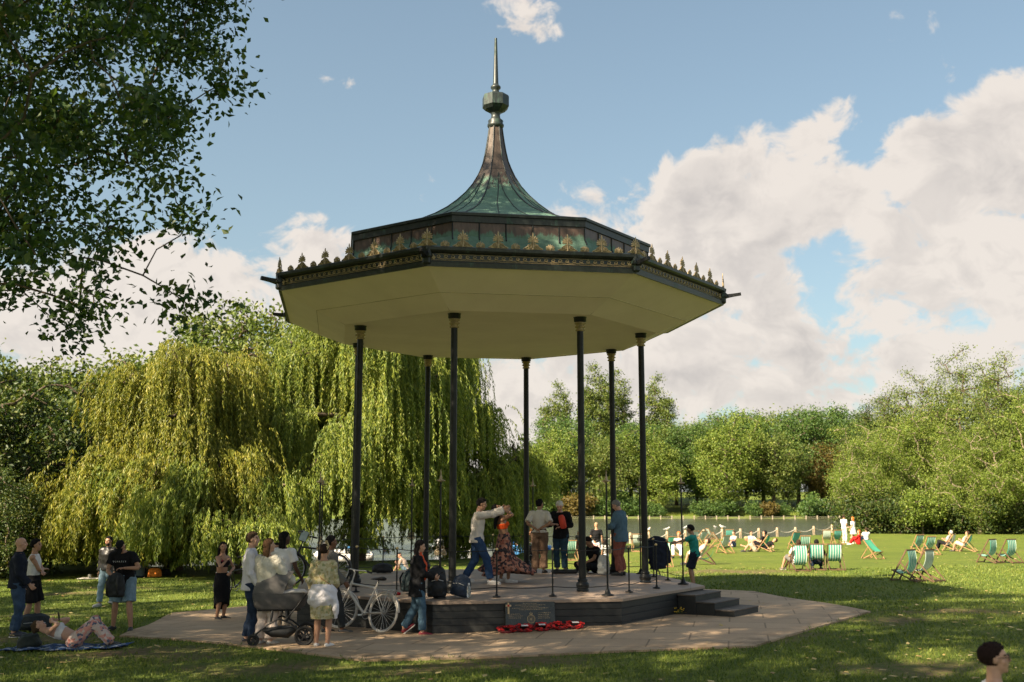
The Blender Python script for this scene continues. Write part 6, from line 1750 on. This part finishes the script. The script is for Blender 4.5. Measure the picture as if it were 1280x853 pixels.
mb = MB(); mb.box((0,0,0), (.16,.014,.26), bevel=.01); mb.box((0,-.009,0), (.14,.004,.235), mi=1)
q = on_z(378, 731.5); o = mb.build('tablet', [BLK, pm('glass_screen', (.35,.42,.40), .15)]); o.location = q + V(0,.0,.98); o.rotation_euler = (R(-35), R(20), R(10)); tag(o, 'pale tablet mounted above the handlebar of the dark bicycle', 'tablet')

# ================================================================== pram
def pram(p, yaw):
    root = empty('pram', p, R(yaw)); tag(root, 'grey pram with a rounded hood and black chassis standing at the paving edge', 'pram')
    FAB = pm('pram_fabric', (.115,.108,.105), .8, 0, .12, 14, .2, 160); FABD = pm('pram_base_fabric', (.085,.08,.08), .8, 0, .12, 14, .2, 160)
    # carrycot: foot end towards +x
    c = MB(); rings = [(.56, .36, .145), (.60, .40, .165), (.72, .43, .180), (.80, .435, .182), (.81, .435, .182)]
    for (z0, a0_, b0), (z1, a1, b1) in zip(rings[:-1], rings[1:]): pass
    vs, fs = [], []; N = 28
    def sup(a, b_, th): 
        e = .55; ct, st = math.cos(th), math.sin(th); return a*math.copysign(abs(ct)**e, ct), b_*math.copysign(abs(st)**e, st)
    for z, a, b_ in rings:
        for j in range(N): x, y = sup(a, b_, 2*math.pi*j/N); vs.append((x, y, z))
    for i in range(len(rings)-1):
        for j in range(N): l = (j+1) % N; fs.append((i*N+j, i*N+l, (i+1)*N+l, (i+1)*N+j))
    c.add(vs, fs, 0, True); c.add(vs[:N], [tuple(range(N-1,-1,-1))]); c.add(vs[-N:], [tuple(range(N))])
    c.build('carrycot', FABD, root)
    r = MB(); r.box((0,0,.55), (.70,.27,.045), bevel=.02); r.build('cot_base', BLK, root)
    bl = MB(); bl.tube([(.05,0,.815), (.20,0,.835), (.38,0,.83), (.42,0,.81)], [(.15,.02), (.165,.035), (.16,.03), (.14,.01)], 12, ref=(0,1,0)); bl.build('blanket', pm('white_blanket', (.62,.58,.56), .9), root)
    # hood: quarter dome of ribs over the head end (-x), with pleats
    h = MB(); vs, fs = [], []; NA, NB = 20, 16
    for i in range(NA+1):
        a = math.pi*.00 + i/NA*math.pi*.60           # sweep from the head end up and forward
        for j in range(NB+1):
            t_ = math.pi*j/NB; cx_, cy_ = math.cos(t_), math.sin(t_)
            rr_ = .385*(1 + .012*math.sin(i*3.14*.9)); x = .06 - math.cos(a)*rr_*cy_*1.28; z = .80 + math.sin(a)*.36*cy_**.8*(1+.012*math.sin(i*2.8)); y = .19*cx_
            vs.append((x, y, z))
    n = len(vs); vs += [(x*.975+.001, y*.96, .80 + (z-.80)*.965) for x, y, z in vs]
    for i in range(NA):
        for j in range(NB):
            a = i*(NB+1)+j; fs.append((a, a+1, a+NB+2, a+NB+1)); fs.append((n+a, n+a+NB+1, n+a+NB+2, n+a+1))
    for j in range(NB):
        for i in (0, NA): a = i*(NB+1)+j; fs.append((a, n+a, n+a+1, a+1))
    h.add(vs, fs, 0, True); h.build('hood', FAB, root)
    ch = MB()
    for s in (-1, 1):
        ch.tube([(-.36,.20*s,.17), (-.16,.22*s,.33), (.02,.22*s,.42), (.20,.22*s,.34), (.42,.24*s,.155)], .015, 7)
        ch.tube([(.10,.22*s,.38), (.30,.22*s,.62), (.50,.22*s,.90), (.55,.20*s,.97)], .014, 7)
        ch.tube([(-.12,.20*s,.35), (-.10,.17*s,.54)], .022, 7); ch.tube([(.14,.20*s,.36), (.12,.17*s,.54)], .022, 7)
    ch.tube([(.55,-.20,.97), (.58,0,.985), (.55,.20,.97)], .018, 8); ch.tube([(.42,-.26,.155), (.42,.26,.155)], .014, 8); ch.tube([(-.36,-.2,.17), (-.36,.2,.17)], .014, 8)
    ch.build('chassis', BLK, root)
    bk = MB(); bk.tube([(-.25,0,.24), (-.10,0,.20), (.14,0,.19), (.28,0,.25)], [(.15,.03), (.19,.09), (.19,.10), (.15,.04)], 12, ref=(0,1,0)); bk.build('shopping_basket', pm('basket_cloth', (.014,.016,.018), .7), root)
    for s in (-1, 1):
        for x, rad, y in ((.42, .155, .28), (-.38, .095, .20)):
            w = MB(); w.torus((0,0,0), rad-.02, .022, (0,1,0), 28, 7); wo = w.build('wheel', RUB, root, (x, y*s, rad)); hb = MB()
            for j in range(5): a = j*2*math.pi/5 + .3; hb.bar((0,0,0), V((rad-.03)*math.cos(a), 0, (rad-.03)*math.sin(a)), .02, .018)
            hb.tube([(0,-.03,0), (0,.03,0)], .03, 10); hb.torus((0,0,0), rad-.045, .008, (0,1,0), 24, 5); hb.build('rim', BLK, wo)
            if rad < .1:
                fk = MB(); fk.tube([(0,.035,0), (0,.04,.07), (0,0,.12)], .012, 6); fk.build('fork', BLK, wo)
    return root
pram(G(348, 807) + V(0,0,.02), 8)

# ================================================================== bags and small things
def backpack_mesh(name, mat, w, h, d, soft=.02, seed=0.0, strap=True):
    mb = MB(); mb.tube([V(0,0,.02), V(0,0,h*.12), V(0,-.01,h*.5), V(0,0,h*.85), V(0,.01,h)], [(w*.42,d*.40), (w*.5,d*.52), (w*.5,d*.55), (w*.42,d*.42), (w*.22,d*.2)], 16, ref=(1,0,0))
    mb.ell((0, -d*.42, h*.34), (w*.36, d*.28, h*.24), None, 12, 8)
    return fuse(mb, .014, 2, .006, 13, seed)
def bag(name, p, rz, label, col, w, h, d, cat='bag', tilt=(0,0), strap=True, seed=0.0):
    me = backpack_mesh(name, None, w, h, d, seed=seed); me.materials.append(pm('bag_%d_%d_%d' % tuple(int(c*200) for c in col), col, .7, 0, .2, 14, .2, 120))
    root = empty(name, p, R(rz)); root.rotation_euler = Euler((R(tilt[0]), R(tilt[1]), R(rz)))
    tag(root, label, cat); link('pack', me, root)
    if strap:
        s_ = MB()
        for s in (-1, 1): s_.tube([V(s*w*.25, d*.40, h*.92), V(s*w*.30, d*.75, h*.65), V(s*w*.30, d*.62, h*.25), V(s*w*.34, d*.42, h*.10)], [(.022,.006)]*4, 6, ref=(1,0,0))
        s_.tube([V(-.04,.0,h*.97), V(0,.0,h*1.06), V(.04,.0,h*.97)], .008, 6)
        z_ = MB(); z_.tube([V(-w*.30, -d*.60, h*.52), V(0, -d*.70, h*.57), V(w*.30, -d*.60, h*.52)], .007, 5)
        s_.build('strap', BLK, root); z_.build('zip', STEEL, root)
    return root
bag('backpack', on_z(573, 746) + V(0,0,-.01), -20, 'navy backpack sitting on the bandstand edge beside a clear bottle', (.022,.035,.062), .36, .40, .22, tilt=(-14, 8), seed=1)
bag('instrument_bag', on_z(546, 746.5) + V(0,.02,-.02), 8, 'tall black instrument bag standing on the bandstand corner by the woman in the cardigan', (.013,.015,.018), .36, .56, .24, tilt=(-6, 0), seed=2)
bag('instrument_bag', on_z(511, 741), 40, 'dark rounded bag with a teal trim beside the woman in the black cardigan', (.014,.028,.032), .30, .40, .22, seed=2.5)
bag('backpack', w2(CAP, (-.02, .36, .62)), 172, 'open black backpack hanging from the hands of the man in the cap', (.016,.018,.019), .34, .46, .22, seed=3)
bag('holdall', G(42, 789) + V(0,0,.01), 25, 'black holdall on the grass behind the head of the lying woman', (.014,.020,.024), .62, .30, .36, tilt=(0, 0), strap=True, seed=4)
bag('rucksack', G(35, 811) + V(0,0,.0), 80, 'dark green rucksack used as a pillow at the bottom left', (.018,.026,.02), .42, .24, .30, tilt=(0,0), strap=False, seed=5)
bag('suitcase', on_z(663, 708), 0, 'black upright case beside the rear column behind the person in brown trousers', (.012,.012,.014), .34, .52, .26, seed=6)
bag('carrier_bag', G(193, 722), 10, 'orange carrier bag on the grass under the willows', (.75,.22,.03), .50, .34, .4, strap=False, seed=7)
bag('rucksack', G(206, 720), 60, 'small black bag beside the orange carrier bag', (.014,.014,.014), .5, .26, .3, strap=False, seed=7.5)
bag('carrier_bag', on_z(754.5, 719), 20, 'crumpled white bag on the bandstand floor beside the seated man', (.50,.50,.47), .30, .46, .22, strap=False, seed=8)
bag('helmet_bag', on_z(424, 728) + V(0,0,0), 40, 'beige bag resting on the bandstand floor at the foot of the left column', (.30,.25,.17), .44, .24, .34, strap=False, seed=9)
bag('rucksack', on_z(478, 716.5) , 20, 'dark wedge-shaped bag on the floor at the rear of the bandstand', (.012,.014,.016), .52, .22, .34, strap=False, seed=9.5)
mb = MB(); mb.lathe([(.0,0), (.036,.004), (.038,.16), (.03,.20), (.015,.225), (.015,.235)], 14); bo = empty('bottle', on_z(586, 747) + V(0,0,-.01)); tag(bo, 'clear water bottle standing beside the navy backpack', 'bottle')
gm, gt, gb_ = new_mat('clear_plastic'); gb_.inputs['Transmission Weight'].default_value = .75; gb_.inputs['Roughness'].default_value = .12; gb_.inputs['Base Color'].default_value = (.75,.78,.76,1); gb_.inputs['IOR'].default_value = 1.3
mb.build('flask', gm, bo); mb = MB(); mb.lathe([(.018,.228), (.018,.256), (.014,.26)], 12); mb.build('lid', pm('white_lid', (.7,.7,.7), .5), bo)
# flat black instrument case on the floor and a music stand draped with a dark coat
mb = MB(); mb.box((0,0,.045), (.62,.24,.09), bevel=.03); o = mb.build('instrument_case', BLK); o.location = on_z(706, 717); o.rotation_euler = (0,0,R(8)); tag(o, 'flat black instrument case lying on the floor at the feet of the white-haired man', 'case')
mb = MB(); mb.tube([(-.05,0,.02), (.12,.02,.05), (.26,.0,.10)], [.10,.13,.05], 10, ref=(0,0,1)); me = fuse(mb, .02, 2, .01, 9, 1); me.materials.append(pm('russet_cloth', (.17,.055,.03), .9)); o = link('scarf', me, None, on_z(724, 716), R(10)); tag(o, 'russet scarf in a heap beside the seated man in black', 'scarf')
p = on_z(818, 719) + V(.15,.55,-.02); p.z = ground(p.x, p.y); root = empty('coat_stand', p); tag(root, 'folding stand draped with a dark navy coat behind the right front column', 'stand')
mb = MB()
for a in (0, 2.1, 4.2): mb.tube([V(.28*math.cos(a), .28*math.sin(a), 0), V(0,0,.75)], .013, 6)
mb.tube([V(0,0,.7), V(0,0,1.45)], .012, 6); mb.build('tripod', BLK, root)
mb = MB(); mb.tube([V(0,0,1.5), V(0,0,1.42), V(0,0,1.1), V(.02,0,.72)], [(.05,.05), (.22,.10), (.23,.13), (.20,.12)], 14, ref=(1,0,0)); mb.tube([V(.16,0,1.40), V(.27,-.02,1.05), V(.26,-.03,.85)], [.07,.06,.05], 8); mb.tube([V(-.16,0,1.40), V(-.26,-.02,1.05), V(-.25,-.03,.85)], [.07,.06,.05], 8)
me = fuse(mb, .018, 2, .010, 10, 2); me.materials.append(NAVY); link('coat', me, root)
# what the white-haired man holds
mb = MB(); mb.tube([(0,0,-.16), (0,0,-.12), (0,0,.10), (0,0,.16)], [(.06,.04), (.085,.055), (.085,.055), (.05,.04)], 12, ref=(1,0,0)); o = mb.build('red_pouch', pm('red_pouch', (.62,.06,.03), .6)); o.location = on_z(701.5, 715.5) + V(.02,-.36,1.20); o.rotation_euler = (R(8), R(-10), R(-25)); tag(o, 'bright red pouch held up by the white-haired man', 'pouch')
# blue cloth under the lying woman
mb = MB(); vs, fs = [], []
q0 = G(92, 811)
for i in range(21):
    for j in range(9):
        x = -1.05 + 1.9*i/20; y = -.38 + .76*j/8; X_ = q0.x + x; Y_ = q0.y + y
        vs.append((X_, Y_, ground(X_, Y_) + .035 + .012*math.sin(i*1.3+j*.8) + .008*math.sin(j*2.1+i*.4)))
for i in range(20):
    for j in range(8): a = i*9+j; fs.append((a, a+9, a+10, a+1))
n = len(vs); vs += [(x, y, z-.012) for x, y, z in vs]; fs += [tuple(n+k for k in reversed(f)) for f in fs[:160]]
mb.add(vs, fs, 0, True); tag(mb.build('picnic_cloth', pattern_cloth('blue_print', [(.02,.05,.14), (.04,.10,.26), (.3,.34,.42), (.02,.05,.14)], 16, 'voronoi')), 'blue patterned cloth spread under the lying woman', 'blanket')
# white picnic cloth with cups below the willow
mb = MB(); mb.box((0,0,.03), (1.3,.5,.02)); 
for x in (-.3,.1,.35): mb.lathe([(.05,.04), (.06,.16)], 10, c=(x,0,0))
q = G(122, 724); o = mb.build('picnic_things', pm('paper_white', (.66,.62,.56), .8)); o.location = q; tag(o, 'white picnic cloth with cups on the grass below the left willow', 'picnic')
